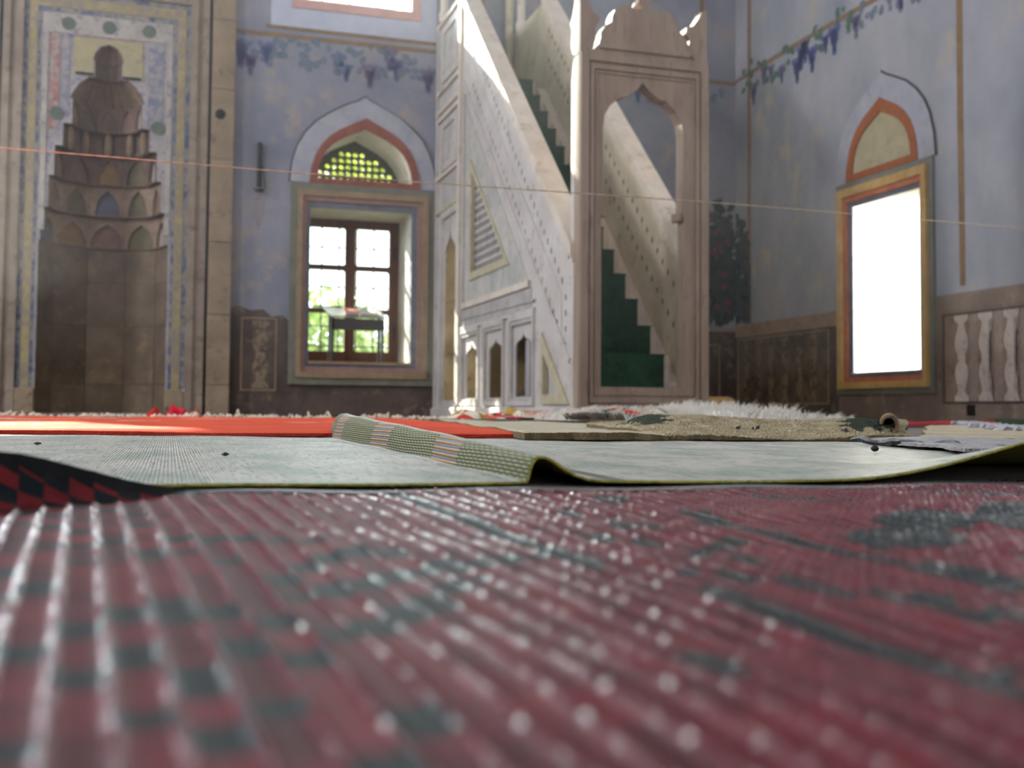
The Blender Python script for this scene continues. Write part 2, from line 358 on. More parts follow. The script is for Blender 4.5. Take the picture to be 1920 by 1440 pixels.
# upper window
up = empty('window_2', (2.02, BY, 4.8), 'bright upper window with pink painted frame', None); up['kind'] = 'structure'
frame_ring(up, 'pink_frame', 'Y', (1.27, 2.80, 4.77, 7.0), (1.36, 2.69, 4.88, 6.9), BY-.03, BY+.002, pinkw_m)
frame_ring(up, 'pale_surround', 'Y', (1.03, 3.0, 4.54, 7.2), (1.27, 2.80, 4.77, 7.0), BY-.012, BY+.001, palew_m)
q = MB(); q.box(1.33, 2.72, BY+.5, BY+.505, 4.85, 6.93); q.build('pane', glass, up)
for x in (1.68, 2.02, 2.36):
    q = MB(); q.box(x-.012, x+.012, BY+.49, BY+.515, 4.86, 6.92); q.build('glazing_bar', palew_m, up)
q = MB(); q.box(.98, 3.0, BY-.006, BY+.001, 4.50, 4.545); q.build('painted_band', stripe_m, wall_back)

# ================================================================ RIGHT WINDOW
rw = empty('window_3', (RX, 9.7, .28), 'bright deep window with gold and red painted frame in right wall', None); rw['kind'] = 'structure'
frame_ring(rw, 'outer_moulding', 'X', (8.90, 10.52, .28, 2.60), (8.96, 10.46, .34, 2.53), RX-.03, RX+.002, greenp_m, 'faded green and violet outer band')
frame_ring(rw, 'gold_moulding', 'X', (8.96, 10.46, .34, 2.53), (9.03, 10.37, .41, 2.44), RX-.07, RX+.001, gold_m, 'gold painted moulding')
frame_ring(rw, 'red_moulding', 'X', (9.03, 10.37, .41, 2.44), (9.07, 10.30, .46, 2.38), RX-.045, RX+.0, redo_m, 'red orange painted moulding')
frame_ring(rw, 'frame_lip', 'X', (9.07, 10.30, .46, 2.38), (9.11, 10.22, .515, 2.32), RX-.02, RX-.001, greyp_m, 'dark grey inner lip')
q = MB(); q.plate('X', arch(9.73, .61, 2.605, 3.40), [arch(9.73, .50, 2.68, 3.25)], RX-.03, RX+.002); q.build('arch_border', tym_o, rw, label='orange painted border of pointed arch')
q = MB(); q.plate('X', arch(9.73, .52, 2.66, 3.28), [], RX-.008, RX+.001); q.build('arch_panel', tym_c, rw, label='cream blind panel inside the arch')
q = MB(); q.plate('X', arch(9.71, .84, 2.60, 3.66), [arch(9.73, .605, 2.605, 3.395)], RX-.02, RX+.002); q.build('hood_plaster', hood_m, rw)
pts = [p for p in arch(9.71, .85, 2.60, 3.67) if p[0] <= 9.72]
q = MB(); q.tube([(RX-.018, a, z+random.uniform(-.006, .006)) for a, z in pts], .011, 5); q.build('crack', crack_m, rw)
q = MB(); q.box(RX-.03, RX+.8, 9.08, 10.25, .50, .517); q.build('sill', reveal_m, rw)

# ================================================================ PAINTED DECORATION ON THE WALLS
def sheet(parent, name, plane, poly, d0, d1, m, label=None, holes=(), kind=None):
    q = MB(); q.plate(plane, poly, list(holes), d0, d1); return q.build(name, m, parent, label=label, kind=kind)
# back wall dado
topl = [(.62, 0), (1.30, 0), (1.30, 1.08), (1.22, 1.16), (1.10, 1.13), (1.0, 1.22), (.86, 1.20), (.74, 1.25), (.62, 1.22)]
sheet(wall_back, 'painted_dado', 'Y', topl, BY-.004, BY+.001, dado_m)
sheet(wall_back, 'painted_dado', 'Y', rect(1.30, 3.0, 0, .36), BY-.004, BY+.001, dado_m)
sheet(wall_back, 'painted_panel_border', 'Y', rect(.76, 1.16, .28, 1.12), BY-.008, BY-.003, dado_line, holes=[rect(.775, 1.145, .295, 1.105)])
def baluster(c, z0, z1, w=.115, half=False):
    h = z1-z0; P = [(.95, 0), (.95, .06), (.7, .075), (.46, .12), (.62, .18), (.84, .26), (.90, .33), (.78, .40), (.46, .46), (.55, .485), (.55, .52), (.46, .53), (.78, .59), (.93, .66), (.84, .74), (.56, .82), (.42, .90), (.75, .93), (.95, .945), (.95, 1)]
    r = [(c+w*x, z0+h*y) for x, y in P]
    return r+([(c, z1), (c, z0)] if half else [(2*c-a, z) for a, z in r[::-1]])
sheet(wall_back, 'painted_baluster', 'Y', baluster(.98, .31, 1.08, .10), BY-.007, BY-.003, bal_old)
sheet(wall_back, 'painted_dado', 'Y', rect(4.25, RX, 0, 1.13), BY-.004, BY+.001, dado_m)
sheet(wall_back, 'painted_dado_rail', 'Y', rect(4.25, RX, 1.13, 1.17), BY-.009, BY+.001, dado_line)
for x0 in (6.72, 5.6, 4.5): sheet(wall_back, 'painted_panel_border', 'Y', rect(x0-.35, x0+.12, .2, .96), BY-.008, BY-.003, dado_line, holes=[rect(x0-.335, x0+.105, .215, .945)])
# right wall dado, two lengths and the piece under the window
for (y0, y1) in ((10.52, 12.84), (FY, 8.90)):
    sheet(wall_right, 'painted_dado', 'X', rect(y0, y1, 0, 1.14), RX-.004, RX+.001, dado_r if y0 < 5 else dado_m)
    sheet(wall_right, 'painted_dado_rail', 'X', rect(y0, y1, 1.05, 1.215), RX-.012, RX+.001, dado_line if y0 > 5 else dado_r)
sheet(wall_right, 'painted_dado', 'X', rect(8.90, 10.52, 0, .28), RX-.004, RX+.001, dado_r)
for (y0, y1, ys, g, ml, md, bw) in ((10.72, 12.76, [12.55, 12.25, 11.95, 11.63, 11.32, 11.02], dado_pan, bal_old, bal_old, .085),
                                (6.9, 8.78, [8.54, 8.22, 7.90, 7.58, 7.26, 7.02], dado_panr, bal_l, bal_d, .115),
                                (4.8, 6.7, [6.5, 6.18, 5.86, 5.54, 5.22, 4.98], dado_panr, bal_l, bal_d, .115)):
    sheet(wall_right, 'painted_panel', 'X', rect(y0, y1, .19, 1.01), RX-.006, RX-.003, g)
    sheet(wall_right, 'painted_panel_border', 'X', rect(y0-.015, y1+.015, .175, 1.025), RX-.014, RX-.005, dado_line if y0 > 10 else crack_m, holes=[rect(y0, y1, .19, 1.01)])
    for k, y in enumerate(ys):
        if y0 < 10 and k < len(ys)-1:
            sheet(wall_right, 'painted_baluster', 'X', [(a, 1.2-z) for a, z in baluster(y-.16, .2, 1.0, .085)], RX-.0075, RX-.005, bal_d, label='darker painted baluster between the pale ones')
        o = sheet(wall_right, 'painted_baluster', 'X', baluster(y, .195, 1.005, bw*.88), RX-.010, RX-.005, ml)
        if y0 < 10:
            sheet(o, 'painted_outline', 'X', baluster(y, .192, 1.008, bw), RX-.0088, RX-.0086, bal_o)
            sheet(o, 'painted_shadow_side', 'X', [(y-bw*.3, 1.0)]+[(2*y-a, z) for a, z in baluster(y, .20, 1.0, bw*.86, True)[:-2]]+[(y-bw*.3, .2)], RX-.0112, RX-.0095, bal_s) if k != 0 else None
# painted posts and vine beams
for y, z0 in ((12.48, 1.2), (8.52, 1.28), (4.4, 1.28)): sheet(wall_right, 'painted_post', 'X', [(y-.035, z0), (y+.035, z0), (y+.05, z0+1.6), (y+.035, 7), (y-.045, 7), (y-.03, z0+2)], RX-.005, RX+.001, stripe_m)
sheet(wall_right, 'painted_beam', 'X', [(12.84, 4.43), (12.84, 4.48), (11.6, 4.52), (9, 4.51), (5, 4.52), (5, 4.45), (9, 4.45), (11, 4.46)], RX-.005, RX+.001, stripe_m)
sheet(wall_back, 'painted_beam', 'Y', rect(.63, 3.0, 4.40, 4.45), BY-.005, BY+.001, stripe_m)
sheet(wall_back, 'painted_beam', 'Y', rect(4.2, RX, 4.40, 4.45), BY-.005, BY+.001, stripe_m)
sheet(wall_back, 'painted_post', 'Y', rect(6.55, 6.61, 1.2, 7), BY-.005, BY+.001, stripe_m)
def blob(q, plane, d, a, z, w, h, ang, mi=0):
    pts = [(0, -.55), (.35, -.35), (.5, 0), (.3, .35), (0, .5), (-.34, .32), (-.5, -.05), (-.3, -.38)]
    c, s = math.cos(ang), math.sin(ang)
    pp = [(a+w*x*c-h*y*s, z+w*x*s+h*y*c) for x, y in pts]
    q.add([((x, d, y) if plane == 'Y' else (d, x, y)) for x, y in pp], [tuple(range(8)) if plane == 'Y' else tuple(range(7, -1, -1))], mi)
def grape(q, plane, d, a, z, s, mi):
    for i in range(7):
        t = i/6; n = max(1, round(3*(1-t)))
        for j in range(n): blob(q, plane, d, a+(j-(n-1)/2)*s*.32*(1-t*.3), z-s*t, s*.36, s*.36, random.random()*3, mi)
def vines(parent, plane, d, a0, a1, z, n, mats, lab, spread=.14, drop=.32, both=False):
    q = MB(); sg = -1
    for i in range(n):
        a = a0+(a1-a0)*(i+random.random()*.6)/n; mi = random.choice((0, 0, 1, 2))
        if mi == 0:
            for k in range(4): blob(q, plane, d+random.uniform(-.0006, .0006), a+random.gauss(0, .06), z+random.uniform(-drop*.8, spread if both else .02), random.uniform(.06, .11), random.uniform(.06, .12), random.random()*3, 0)
        else: grape(q, plane, d, a, z-random.uniform(.02, drop*.6), random.uniform(.16, .26), mi)
    return q.build('painted_vine', mats, parent, label=lab, kind='stuff')
vines(wall_right, 'X', RX-.006, 12.6, 10.2, 4.47, 22, [leafp, grapep, grapev], 'green vine leaves and blue grapes painted along the beam', both=True)
vines(wall_right, 'X', RX-.006, 10.2, 8.6, 4.5, 12, [leaff, grapev, grapev], 'violet grape clusters painted along the beam')
vines(wall_back, 'Y', BY-.006, .68, 2.95, 4.40, 26, [leaff, grapef, grapev], 'faded blue grapes painted under the upper window', drop=.45)
vines(wall_back, 'Y', BY-.006, 4.3, 6.9, 4.40, 14, [leaff, grapef, grapev], 'faded painted vine beyond the pulpit')
q = MB()
for i in range(320): blob(q, 'Y', BY-.006+random.uniform(-.0008, .0008), random.uniform(6.62, 7.05), random.triangular(1.2, 2.9, 1.5), random.uniform(.08, .15), random.uniform(.08, .16), random.random()*3)
for i in range(16): blob(q, 'Y', BY-.0075, random.uniform(6.66, 7.0), random.uniform(1.35, 2.7), .08, .09, random.random()*3, 1)
q.build('painted_shrub', [bushp, rosep], wall_back, label='dark painted shrub with dull red roses in the corner', kind='stuff')
q = MB()
for i in range(240): blob(q, 'X', RX-.006+random.uniform(-.0008, .0008), random.uniform(12.5, 12.82), random.triangular(1.2, 2.7, 1.4), random.uniform(.08, .15), random.uniform(.08, .16), random.random()*3)
q.build('painted_shrub', [bushp], wall_right, label='dark painted shrub beside the brown post', kind='stuff')

# iron bracket left of the window
lb = empty('wall_lamp_bracket', (.93, BY, 2.58), 'black iron lamp bracket hanging on blue wall left of window', 'bracket')
q = MB(); q.cbox(.90, .955, BY-.07, BY-.01, 2.62, 3.14, .012); q.build('holder', black_m, lb)
q = MB(); q.tube([(.89, BY-.05, 2.58), (.98, BY-.05, 2.58), (1.0, BY-.05, 2.62), (.965, BY-.05, 2.86)], .006, 5); q.tube([(.86, BY-.05, 2.60), (.89, BY-.05, 2.58)], .006, 5); q.build('wire_arm', black_m, lb)
q = MB(); q.lathe(.93, BY-.05, [(.001, 2.56), (.045, 2.565), (.05, 2.59), (.02, 2.60)], 12); q.build('base_ring', black_m, lb)
sheet(wall_back, 'plaster_stain', 'Y', [(.93, 2.12), (.99, 2.3), (1.0, 2.5), (.95, 2.56), (.89, 2.52), (.87, 2.3)], BY-.003, BY+.001, mat('plaster stain', (140,132,138), (152,142,146), scale=9, fray=.6))

# ================================================================ MIHRAB
mh = empty('prayer_niche', (MC, BY-.1, 0), 'tall brown stone prayer niche with painted frames and stepped honeycomb hood', 'prayer niche')
MY = BY-.10
# flat outer pilasters: blocks
zs = [0, .34, 1.13, 1.95, 2.9, 3.7, 4.5, 5.4]
for sgn in (-1, 1):
    for i in range(len(zs)-1):
        a0, a1 = sorted((MC+sgn*1.105, MC+sgn*1.36)); q = MB()
        q.cbox(a0, a1, MY-.005, BY, zs[i]+.002, zs[i+1]-.002, .006); q.build('stone_block', stone_m, mh)
q = MB(); q.cbox(MC-1.36, MC+1.36, MY-.03, BY, 5.4, 5.6, .03); q.cbox(MC-1.42, MC+1.42, MY-.08, BY, 5.6, 5.75, .03); q.build('cornice', stone_m, mh)
def u_frame(name, a_out, a_in, z_out, z_in, y0, m, label=None, z0=0.0):
    q = MB(); q.plate('Y', [(MC-a_out, z0), (MC-a_in, z0), (MC-a_in, z_in), (MC+a_in, z_in), (MC+a_in, z0), (MC+a_out, z0), (MC+a_out, z_out), (MC-a_out, z_out)], [], y0, BY+.0)
    return q.build(name, m, mh, label=label)
u_frame('frame_groove', 1.106, 1.07, 4.93, 4.89, MY+.03, dark_m, 'dark groove')
u_frame('moulding', 1.07, 1.0, 4.89, 4.82, MY-.01, stone_g, 'grey moulding')
u_frame('moulding', 1.0, .95, 4.82, 4.76, MY+.02, stone_g, 'grey moulding')
u_frame('moulding', .95, .87, 4.76, 4.63, MY-.0, stone_g, 'grey moulding')
u_frame('painted_band', .87, .82, 4.63, 4.57, MY+.035, paint_b, 'blue line', .28)
u_frame('painted_band', .82, .73, 4.57, 4.45, MY+.03, paint_y, 'ochre band', .28)
u_frame('painted_band', .73, .695, 4.45, 4.40, MY+.035, paint_b, 'blue line', .28)
u_frame('plinth', .87, .67, .28, .28, MY+.0, stone_g) if False else None
for sgn in (-1, 1):
    a0, a1 = sorted((MC+sgn*.668, MC+sgn*.87)); q = MB(); q.cbox(a0, a1, MY+.0, BY, 0, .28, .01); q.cbox(a0, a1, MY+.015, BY, .12, .26, .01); q.build('plinth', stone_m, mh)
# stepped silhouette of the hood
T = [(0, 1.89, .668), (1.89, 2.25, .655), (2.25, 2.60, .585), (2.60, 2.93, .53), (2.93, 3.18, .45), (3.18, 3.455, .36)]
sil = [(MC+.668, .0)]
for z0, z1, r in T: sil += [(MC+r, z0), (MC+r, z1)]
sil += [(MC+.39, 3.46), (MC+.36, 3.53), (MC+.29, 3.64), (MC+.21, 3.71), (MC+.14, 3.72), (MC+.14, 3.90), (MC+.16, 3.91), (MC+.135, 3.99), (MC+.08, 4.06), (MC, 4.09)]
full = sil+[(2*MC-a, z) for a, z in sil[::-1][1:]]
outer = [(MC-.695, 0), (MC-.668, 0)]
# field plate: outline that follows the silhouette (open at the floor)
poly = [(MC+.697, 0), (MC+.697, 4.402), (MC-.697, 4.402), (MC-.697, 0)]+[(2*MC-a, z) for a, z in sil[:-1]]+[(MC, 4.09)]+sil[:-1][::-1]
dd = []
for p in poly:
    if not dd or (abs(dd[-1][0]-p[0])+abs(dd[-1][1]-p[1])) > 1e-5: dd.append(p)
q = MB(); q.plate('Y', dd, [], MY+.04, BY+.02); q.build('niche_surround', mat('worn painted surround', (148,142,146), (172,164,162), (112,112,148), scale=6, bump=.25, patch=.56), mh)
# painted fields around the dome
u_frame('painted_border', .675, .62, 4.385, 4.17, MY+.03, stone_w, 'whitewashed border strip', 2.0)
q = MB(); q.lathe(MC, MY+.045, [(.71, 0), (.71, 1.9)], 20, 0, math.pi); q.lathe(MC, MY+.045, [(.70, 1.895), (.001, 1.895)], 20, 0, math.pi) if False else None; q.build('niche_backing_shell', dark_m, mh)  # dark shell added behind the blocks to stop light leaking through joints
hole = [(2*MC-a, z) for a, z in sil if z > 3.715][0:]; hp = [(MC-.155, 3.73), (MC-.155, 3.90), (MC-.165, 3.91), (MC-.14, 3.99), (MC-.085, 4.065), (MC, 4.095), (MC+.085, 4.065), (MC+.14, 3.99), (MC+.165, 3.91), (MC+.155, 3.90), (MC+.155, 3.73)]
pf = [(MC-.36, 3.73)]+hp+[(MC+.36, 3.73), (MC+.36, 4.14), (MC-.36, 4.14)]
q = MB(); q.plate('Y', pf, [], MY+.033, MY+.041); q.build('painted_field', mat('pale yellow field', (158,148,118), (176,162,126), (146,136,126), scale=6), mh)
for a0, a1, z0, z1, m, l in ((-.36, .36, 4.155, 4.215, paint_r, 'dull red painted strip'), (-.60, -.50, 3.1, 4.15, paint_r, 'red and blue painted strip'), (-.49, -.40, 3.25, 4.15, paint_bt, 'faded blue painted strip'), (.42, .58, 3.2, 4.1, paint_bt, 'faded blue painted strip')):
    sheet(mh, 'painted_strip', 'Y', rect(MC+a0, MC+a1, z0, z1), MY+.034, MY+.041, m, l)
gp = mat('rosette green', (88,98,92), (104,110,98), scale=9, fray=.7)
for a, z in ((-.42, 4.28), (0, 4.28), (.42, 4.28), (-.52, 3.28), (.53, 3.2)):
    q = MB(); q.lathe(0, 0, [(.001, 0), (.05, .0), (.075, .006)], 10); q.v = [(MC+a+x, MY+.028-zz*.3, z+y) for x, y, zz in q.v]; q.build('painted_rosette', gp, mh)
q = MB(); q.cbox(MC-.34, MC-.15, MY-.0, MY+.05, 3.735, 3.75, .003); q.build('iron_rod', black_m, mh); q = MB(); q.cbox(MC+.15, MC+.34, MY-.0, MY+.05, 3.725, 3.74, .003); q.build('iron_rod', black_m, mh)
q = MB(); q.lathe(0, 0, [(.001, .012), (.02, .012), (.028, 0), (.045, 0), (.05, .006), (.06, .0)], 14); q.v = [(.48+x, MY-.006-zz, 3.41+y) for x, y, zz in q.v]; q.build('wall_hook_plate', black_m, mh)
# lower niche: five facets by courses of blocks
def facet_pts(r, n=5): return [(MC+r*math.cos(math.pi*i/n), MY+.04+r*math.sin(math.pi*i/n)*.86) for i in range(n+1)]
fp = facet_pts(.668); courses = [0, .34, 1.0, 1.5, 1.89]
for i in range(5):
    (xa, ya), (xb, yb) = fp[i], fp[i+1]; nx, ny = (ya-yb), (xb-xa); L_ = math.hypot(nx, ny); nx, ny = -nx/L_*.06, -ny/L_*.06
    if ny < 0: nx, ny = -nx, -ny
    for j in range(4):
        z0, z1 = courses[j]+.002, courses[j+1]-.002; e = .003; tx, ty = (xb-xa)/L_*e, (yb-ya)/L_*e; off = random.uniform(-.004, .004)
        A = (xa+tx+nx*off*10, ya+ty+ny*off*10); B = (xb-tx+nx*off*10, yb-ty+ny*off*10)
        q = MB(); q.add([(A[0], A[1], z0), (B[0], B[1], z0), (B[0]+nx, B[1]+ny, z0), (A[0]+nx, A[1]+ny, z0), (A[0], A[1], z1), (B[0], B[1], z1), (B[0]+nx, B[1]+ny, z1), (A[0]+nx, A[1]+ny, z1)],
                     [(0, 1, 2, 3), (4, 7, 6, 5), (0, 4, 5, 1), (1, 5, 6, 2), (2, 6, 7, 3), (3, 7, 4, 0)])
        q.build('stone_block', stone_n, mh)
# tiers of cells
cm = {k: mat('cell '+k, *v, scale=6, bump=.3, bscale=40) for k, v in {
    'ochre': ((118,92,62), (140,108,70), (104,84,68)), 'rose': ((112,86,78), (134,104,92), (98,78,74)), 'slate': ((84,84,104), (104,100,116), (92,82,88)),
    'olive': ((96,88,68), (116,106,80), (82,84,68)), 'tan': ((120,98,80), (142,118,98), (104,84,72)), 'brown': ((88,70,62), (110,88,76), (78,62,58)), 'pale': ((142,128,124), (164,148,140), (120,106,104))}.items()}
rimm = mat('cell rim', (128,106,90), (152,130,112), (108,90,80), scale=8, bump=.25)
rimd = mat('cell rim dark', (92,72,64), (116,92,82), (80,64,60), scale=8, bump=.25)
plan = {1: ['pale', 'olive', 'rose', 'ochre', 'slate'], 2: ['rose', 'olive', 'slate', 'olive', 'tan'], 3: ['pale', 'olive', 'ochre', 'rose', 'tan'], 4: ['tan', 'brown', 'brown', 'brown', 'tan'], 5: ['pale', 'rose', 'brown', 'brown', 'tan']}
def facet_cell(A, B, z0, z1, depth, hole_uv, mi_front, mi_back, proud=None):
    """plate with an arch hole between plan points A,B; returns mesh in world space"""
    q = MB(); L_ = math.hypot(B[0]-A[0], B[1]-A[1])
    q.plate('Y', rect(0, L_, z0, z1), [hole_uv(L_)] if hole_uv else [], 0, depth, 0)
    q.plate('Y', rect(0, L_, z0, z1), [], depth, depth+.01, 1)
    if proud: proud(q, L_)
    tx, ty = (B[0]-A[0])/L_, (B[1]-A[1])/L_
    # local -Y must point to the room side (towards the axis)
    nx, ny = -ty, tx
    mid = ((A[0]+B[0])/2, (A[1]+B[1])/2); c = (MC-mid[0], MY-mid[1])
    if nx*c[0]+ny*c[1] > 0: nx, ny = -nx, -ny
    q.v = [(A[0]+tx*x+nx*y, A[1]+ty*x+ny*y, z) for x, y, z in q.v]
    return q
for t in range(1, 6):
    z0, z1, r = T[t]; pts = facet_pts(r)
    zd = z1-z0
    for i in range(5):
        A, B = pts[i], pts[i+1]
        if t == 1: hf = lambda L_: arch(L_/2, L_*.44, z0+.0+.004, z0+zd*.78)
        elif t in (2, 3): hf = lambda L_: arch(L_/2, L_*.36, z0+.012, z0+zd*.86)
        elif t == 5: hf = lambda L_: arch(L_/2, L_*.42, z0+.01, z0+zd*.9)
        else: hf = lambda L_: rrect(L_*.26, L_*.74, z0+zd*.18, z0+zd*.95, .03)
        q = facet_cell(A, B, z0+.001, z1-.001, .035 if t < 4 else .02, hf, 0, 1)
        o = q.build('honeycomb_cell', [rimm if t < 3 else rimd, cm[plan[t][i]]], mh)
        if t == 4:
            L_ = math.hypot(B[0]-A[0], B[1]-A[1]); px, py = (A[0]+B[0])/2, (A[1]+B[1])/2; d = Vector((MC-px, MY-py, 0)).normalized()*.02
            q = MB(); q.lathe(px+d.x, py+d.y, [(.001, z0-.03), (.03, z0-.01), (.045, z0+.05), (.045, z0+.16), (.03, z0+.24)], 10); q.build('drop', cm['tan'], o)
    # ledge (underside) between tiers
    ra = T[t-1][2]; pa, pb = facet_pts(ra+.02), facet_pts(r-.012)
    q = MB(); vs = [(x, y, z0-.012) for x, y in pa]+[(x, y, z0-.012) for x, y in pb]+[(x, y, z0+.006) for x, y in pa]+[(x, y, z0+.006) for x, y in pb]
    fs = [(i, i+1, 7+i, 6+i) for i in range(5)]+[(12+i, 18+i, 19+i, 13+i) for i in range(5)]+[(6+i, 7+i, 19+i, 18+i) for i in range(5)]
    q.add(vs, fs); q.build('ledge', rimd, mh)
# fluted skirt, neck and cap
q = MB(); q.lathe(MC, MY+.04, [(.40, 3.455), (.365, 3.53), (.295, 3.64), (.21, 3.71), (.14, 3.725)], 24, 0, math.pi, 0, .05); q.build('fluted_skirt', cm['tan'], mh)
q = MB(); q.lathe(MC, MY+.04, [(.34, 3.445), (.41, 3.452), (.41, 3.465)], 26, 0, math.pi); q.build('skirt_rim', rimd, mh)
q = MB(); q.lathe(MC, MY+.04, [(.142, 3.72), (.14, 3.90)], 10, 0, math.pi, 0, .03); q.build('niche_neck', cm['brown'], mh)
q = MB(); q.lathe(MC, MY+.04, [(.165, 3.90), (.15, 3.96), (.11, 4.03), (.05, 4.08), (.001, 4.092)], 16, 0, math.pi, 0, .04); q.build('fluted_cap', cm['rose'], mh)
q = MB(); q.lathe(MC, MY+.04, [(.13, 3.892), (.17, 3.895), (.17, 3.91)], 16, 0, math.pi); q.build('cap_rim', rimd, mh)

# ================================================================ MINBAR (pulpit)
mb_ = empty('stone_pulpit', (3.56, 10.2, 0), 'tall white marble pulpit staircase with cusped gate and green carpeted steps', 'pulpit')
X0, X1, XR0, XR1, GY = 3.01, 3.13, 3.985, 4.11, 7.9
SL = .944
def cz(y): return 1.405+(y-8.05)*SL           # top of coping at y
BAYS = [(10.85, 11.60, 11.19), (9.95, 10.70, 10.30), (9.05, 9.80, 9.42)]
def side(x0, x1, mm_):
    q = MB()
    hs = []
    for a, b_, c in BAYS: hs.append(rect(a, b_-.03, .15, .93))
    hs.append([(8.80, .70), (8.80, .16), (8.22, .16)])
    hs.append(rect(11.83, 12.46, .14, 2.30))
    hs.append([(9.86, 1.52), (11.17, 1.52), (11.17, 2.68)])
    q.plate('X', [(GY+.14, 0), (BY, 0), (BY, 4.75), (11.6, 4.75), (GY+.14, cz(GY+.14)-.06)], hs, x0, x1)
    return q.build('side_wall', mm_, mb_)
side(X0+.02, X0+.045, marble); side(XR0, XR0+.03, mat('warm lit marble', (196,184,160), (220,208,184), (178,164,140), scale=2.2, rough=.62, bump=.2))  # inner face: warm light put into a brighter marble colour
inn = mat('shadowed inner plaster', (128,110,82), (160,138,100), (90,80,62), scale=3, bump=.2)  # brown stands in for the shade inside the pulpit
q = MB(); q.plate('X', [(8.95, 0), (BY-.02, 0), (BY-.02, .95), (9.35, .95), (8.95, .55)], [cusp(c+.25, .20, .05, .62, .80) for a, b_, c in BAYS]+[rect(11.9, 12.5, .05, .9)], XR0-.06, XR0-.01); q.build('inner_shade_lining', inn, mb_)
q = MB(); q.plate('Y', rect(X1, XR0-.07, 0, 3.7), [], BY-.03, BY-.01); q.build('inner_shade_lining', inn, mb_)
for a, b_, c in BAYS[:2]:
    q = MB(); q.cbox(3.30, 3.46, a-.22, a-.06, 0, 1.2, .01); q.build('inner_pier', inn, mb_)
q = MB()
GRL = MB(); g = []
for r_ in range(11):
    z = 1.545+r_*.086; n = int((2.62-z)/.086*1.05)
    ymin = 9.93+(z-1.5)*1.13
    for k in range(14):
        y = 11.12-k*.093
        if y-.045 > ymin+.03 and z+.06 < 2.60: g.append([(y-.03, z), (y+.03, z), (y+.03, z+.05), (y+.015, z+.06), (y-.015, z+.06), (y-.03, z+.05)])
q.plate('X', [(9.86, 1.50), (11.19, 1.50), (11.19, 2.70)], g, X0+.045, X0+.052); q.build('pierced_grille', marble, mb_); q = MB(); q.plate('X', [(9.86, 1.50), (11.19, 1.50), (11.19, 2.70)], [], X0+.062, X0+.066); q.build('grille_shade_backing', dark_m, mb_)  # dark sheet stands in for the shade behind the grille
q = MB(); tri_o = [(9.80, 1.45), (11.22, 1.45), (11.22, 2.76)]; tri_i = [(9.93, 1.53), (11.15, 1.53), (11.15, 2.60)]
q.plate('X', tri_o, [tri_i], X0-.005, X0+.05); q.build('grille_frame', marble_y, mb_, label='yellowed triangular grille moulding')
# smooth recessed ground around the grille
q = MB(); q.plate('X', [(9.20, 1.20), (11.46, 1.20), (11.46, 3.42)], [tri_o], X0+.012, X0+.03); q.build('panel_ground', marble_g, mb_, label='grey green worn panel')
def strip(pts, wd, x0, x1, m, name, label=None, z_only=False):
    """raised moulding that follows a polyline in the (y,z) plane"""
    q = MB()
    for (a, b_) in zip(pts[:-1], pts[1:]):
        d = Vector((b_[0]-a[0], b_[1]-a[1])).normalized(); n = Vector((-d.y, d.x))*wd/2; e = d*wd*.35
        q.plate('X', [(a[0]-e.x+n.x, a[1]-e.y+n.y), (b_[0]+e.x+n.x, b_[1]+e.y+n.y), (b_[0]+e.x-n.x, b_[1]+e.y-n.y), (a[0]-e.x-n.x, a[1]-e.y-n.y)], [], x0, x1)
    return q.build(name, m, mb_, label=label)
strip([(11.5, 1.2), (9.2, 1.2)], .06, X0-.012, X0+.03, marble_c, 'moulding'); strip([(11.5, 1.2), (11.5, 3.52)], .05, X0-.008, X0+.03, marble, 'moulding')
strip([(11.62, 1.07), (9.05, 1.04)], .02, X0+.0, X0+.03, marble_w, 'moulding'); strip([(11.62, .96), (9.05, .96)], .035, X0-.005, X0+.03, marble, 'moulding')
q = MB(); q.plate('X', rect(9.15, 11.62, .985, 1.165), [], X0+.012, X0+.03); q.build('inscribed_band', marble_w, mb_, label='band with worn blue and red paint')
# bays: frame, cusped arch plate
for a, b_, c in BAYS:
    q = MB(); ring(q, 'X', (a, b_, .12, .945), (a+.035, b_-.05, .16, .90), X0-.004, X0+.022)
    fr = q.build('bay_frame', marble, mb_)
    q = MB(); ring(q, 'X', (a+.03, b_-.045, .155, .905), (a+.06, b_-.085, .19, .86), X0+.006, X0+.03); q.build('inner_moulding', marble_w, fr)
    q = MB(); q.plate('X', rect(a-.02, b_, .13, .94), [cusp(c, .245, .20, .58, .80)], X0+.032, X0+.05); q.build('cusped_arch', marble, fr)
for a, b_, c in BAYS:      # the same bays on the far side
    q = MB(); q.plate('X', rect(a-.02, b_, .13, .94), [cusp(c, .245, .20, .58, .80)], XR0+.035, XR0+.05); q.build('cusped_arch', marble, mb_)
q = MB(); q.plate('X', [(8.83, .74), (8.83, .13), (8.16, .13)], [[(8.775, .56), (8.775, .21), (8.38, .21)]], X0-.006, X0+.045); q.build('triangle_frame', marble_y, mb_, label='yellowed triangular frame')
q = MB(); q.plate('X', [(8.82, .72), (8.82, .14), (8.18, .14)], [], X0+.05, X0+.07); q.build('triangle_panel', marble_g, mb_)
q = MB(); q.cbox(X0-.03, X0+.04, GY+.14, BY, 0, .10, .01); q.build('plinth', marble, mb_)
